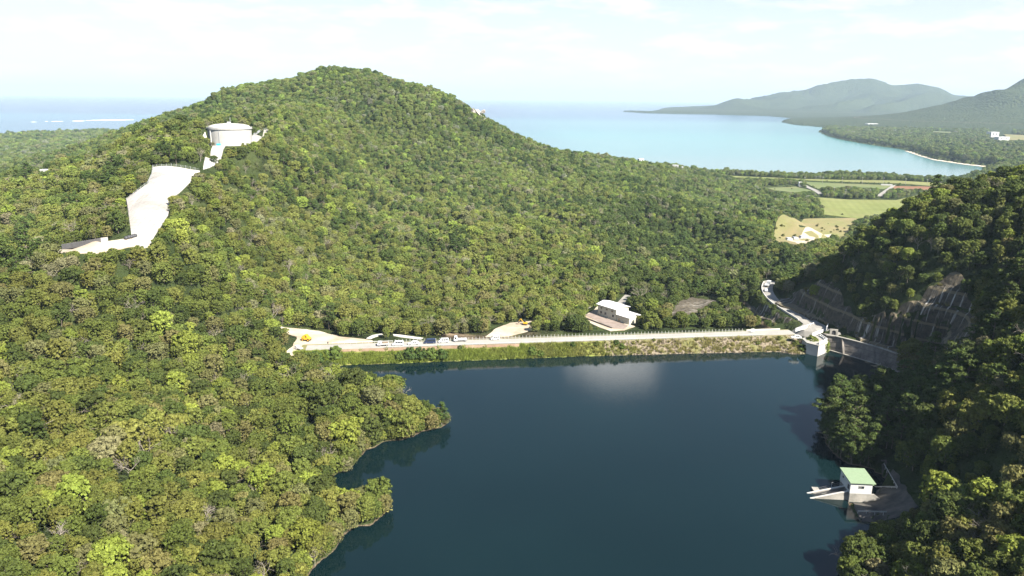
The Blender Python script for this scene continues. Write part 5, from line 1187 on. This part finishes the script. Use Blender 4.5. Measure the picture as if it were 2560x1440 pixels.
# worker in the yard
def person(loc, rz, label):
    J = [(0, 0, .92), (0, 0, 1.15), (0, .01, 1.4), (0, .02, 1.52), (0, .03, 1.62), (0, .03, 1.72), (.2, 0, 1.42), (.27, .04, 1.13), (.27, .14, .9), (-.2, 0, 1.42), (-.27, .02, 1.13), (-.26, .1, .9), (.1, 0, .86), (.11, .05, .48), (.11, 0, .06), (.11, .14, .03), (-.1, 0, .86), (-.11, -.02, .48), (-.11, -.08, .06), (-.11, .06, .03)]
    E = [(0, 1), (1, 2), (2, 3), (3, 4), (4, 5), (2, 6), (6, 7), (7, 8), (2, 9), (9, 10), (10, 11), (0, 12), (12, 13), (13, 14), (14, 15), (0, 16), (16, 17), (17, 18), (18, 19)]
    rad = [.15, .14, .15, .06, .10, .09, .07, .05, .04, .07, .05, .04, .1, .07, .05, .04, .1, .07, .05, .04]
    me = bpy.data.meshes.new('person'); me.from_pydata(J, E, [])
    o = bpy.data.objects.new('person', me); C.objects.link(o); sk = o.modifiers.new('skin', 'SKIN'); o.modifiers.new('sub', 'SUBSURF').levels = 1
    for sv, r_ in zip(me.skin_vertices[0].data, rad): sv.radius = (r_, r_)
    me.skin_vertices[0].data[0].use_root = True; me.materials.append(M['cloth_dark']); o.location = tuple(loc); o.rotation_euler = (0, 0, rz); tag(o, label, 'person'); return o
person(gp(820, 864, .2), R(40), 'person in dark clothes standing in the yard left of the dam road')
q = MB().box(-.5, .5, -.12, .12, 0, 1.1).build('barrier', M['rail_white']); q.location = tuple(gp(800, 872, .2)); tag(q, 'small pale barrier in the yard', 'barrier')

# ------------------------------------------------------------------ far buildings, poles, shore
def block_house(px, py, z_, w, d, h, label, rz=0.0, roofm=None, group=None, base=None):
    p = zpt(px, py, z_); r_ = empty('house', p, rz); tag(r_, label, 'building', group)
    MB().box(-w/2, w/2, 0, d, -3, h).build('wall', M['wall_white'], r_); MB().box(-w/2-.3, w/2+.3, -.3, d+.3, h, h+.4).build('roof', roofm or M['roof_white'], r_)
    for k in range(2): MB().box(-w*.3+k*w*.4, -w*.3+k*w*.4+w*.16, -.12, -.02, h*.4, h*.72).build('window', M['glass'], r_)
    return r_
block_house(1604, 404, 10, 8, 6, 4, 'white house half hidden in trees on the hill shoulder left of the others', R(20))
block_house(1688, 420, -9, 10, 7, 4.5, 'white flat-roofed house in trees above the bay', R(-15)); block_house(1701, 423, -12, 9, 7, 3.5, 'low pale house beside the flat-roofed one above the bay', R(-15))
block_house(2487, 341, -20, 34, 24, 16, 'white taller block of the far building beneath the right mountain', R(10)); block_house(2510, 349, -22, 44, 20, 9, 'white low wing of the far building beneath the right mountain', R(10))
block_house(112, 432, ground_z(*cast(112, 432)[0][:2])+2.4, 5.5, 4, 1.8, 'small pale roofed hut among trees at the far left', R(10))
block_house(2001, 462, -28, 5, 4, 4, 'tiny white shed beside the fields', R(5))
for k, px in enumerate((2182, 2205, 2232, 2262, 2296)):
    block_house(px, 313-(k % 2)*2, -24, 60, 30, 9, 'long white greenhouse in the far row on the plain', R(4), None, 'far white greenhouses')
def pole(px, py, z_, h):
    p = zpt(px, py, z_); r_ = empty('utility_pole', p, R(20)); MB().rod((0, 0, -1), (0, 0, h), .30, 6, .2).build('pole', M['concrete'], r_); MB().box(-1.3, 1.3, -.12, .12, h-1.2, h-.9).build('crossarm', M['grey_metal'], r_); return r_
for px, py, z_ in [(2011, 458, -28), (2056, 458, -29), (2105, 458, -29), (2155, 459, -29), (2208, 460, -29), (2263, 462, -29), (2317, 464, -29)]:
    tag(pole(px, py, z_, 11), 'utility pole in the row along the far field road', 'pole', 'utility poles by the far field road')
for px, py in [(2084, 486), (2113, 492), (2174, 492)]:
    tag(pole(px, py, -27, 11), 'utility pole before the clump of trees between the fields', 'pole', 'utility poles before the tree clump')
a_, b_ = zpt(2202, 463, -29), zpt(2231, 464, -29); tag(MB().beam(a_, b_, 1.0, 2.2).build('field_wall', M['rail_white']), 'long white wall beside the far field road', 'wall')
for k, (px, py, w_) in enumerate([(1975, 603, 6), (1990, 601, 5), (2010, 598, 7)]):
    p = cast(px, py)[0]; q = MB().prism_y([(-w_/2, 0), (w_/2, 0), (w_/3, 2.2), (-w_/3, 2.2)], 0, 5).build('material_stack', M['silver'], bev=.2); q.location = tuple(p+[0, 0, .4]); tag(q, 'pale covered stack of material on the work site at the valley mouth', 'stack', 'covered stacks at the valley mouth')
bz = SEA_Z+.9
a_ = np.array([(2262, 377), (2300, 390), (2335, 400), (2410, 411), (2470, 418), (2484, 425), (2500, 421), (2480, 411), (2410, 404), (2335, 393), (2280, 378)], float); bw = at_z(a_[:, 0], a_[:, 1], bz)
q = MB(); q.prism_z([p[:2] for p in bw], bz-3, bz); tag(q.build('beach', M['sand']), 'pale sandy beach along the far side of the bay', kind='structure')
q = MB()
for x0, x1, yc, hw in [(215, 335, 301.0, 1.5), (180, 212, 302.6, 1.1), (128, 158, 303.6, .8), (76, 92, 305.0, .8), (112, 120, 303.4, .6)]:
    n_ = max(3, int((x1-x0)/6)); xs = np.linspace(x0, x1, n_); hs_ = hw*(.55+.45*np.abs(vnoise(xs, xs*0, 9, 95)))*np.sin(np.linspace(.25, 2.9, n_))
    pts = [at_z(np.array(a_), np.array(yc-(a_-x0)*.012-h_), SEA_Z+.3)[:2] for a_, h_ in zip(xs, hs_)]+[at_z(np.array(a_), np.array(yc-(a_-x0)*.012+h_*.7), SEA_Z+.3)[:2] for a_, h_ in list(zip(xs, hs_))[::-1]]
    q.prism_z(pts, SEA_Z-.5, SEA_Z+.3)
tag(q.build('foam', M['foam']), 'white surf breaking along the outer reef', kind='stuff')
sc_ = []
for k_, n_ in (('fallow', 46), ('field_big', 3), ('field_mid', 3)):
    pl = WP[k_]; lo, hi = pl.min(0), pl.max(0); X_ = rng.uniform(lo[0], hi[0], 8*n_); Y_ = rng.uniform(lo[1], hi[1], 8*n_); kk = inside(pl, X_, Y_) & ((vnoise(X_, Y_, 30, 97) > .1) | (k_ != 'fallow'))
    sc_.append(np.stack([X_[kk], Y_[kk], Hq(X_[kk], Y_[kk])+.2], 1)[:n_])
sc_ = np.concatenate(sc_); stuff_points('scrub', sc_, rng.integers(0, 2, len(sc_)), rng.uniform(.4, 1.3, len(sc_)), rng.uniform(0, 6.28, len(sc_)), np.array([.14, .145, .05])*rng.uniform(.7, 1.2, (len(sc_), 1)), 'scattered low scrub on the fallow ground at the valley mouth', [[PROTO[k_][1]] for k_ in SHRUB_I])
# pale rock face on the hill shoulder
cpt = at_d(np.array(1192.), np.array(283.), 945.)
g = np.random.default_rng(5); q = MB()
for k in range(9):
    c_ = cpt+np.array([g.uniform(-9, 9), g.uniform(-4, 4), g.uniform(-11, 3)]); s_ = g.uniform(3, 6)
    v = [c_+s_*unit(g.normal(size=3))*np.array([1, 1, 1.2]) for _ in range(14)]
    bm = bmesh.new(); [bm.verts.new(p) for p in v]; bmesh.ops.convex_hull(bm, input=bm.verts); bm.verts.index_update(); q.add([tuple(p.co) for p in bm.verts], [tuple(w.index for w in f_.verts) for f_ in bm.faces]); bm.free()
tag(q.build('rock_outcrop', speckled('pale_rock', (.25, .22, .19), (.42, .39, .35), .3)), 'pale bare rock face on the right shoulder of the big hill', 'rock')
add_haze()
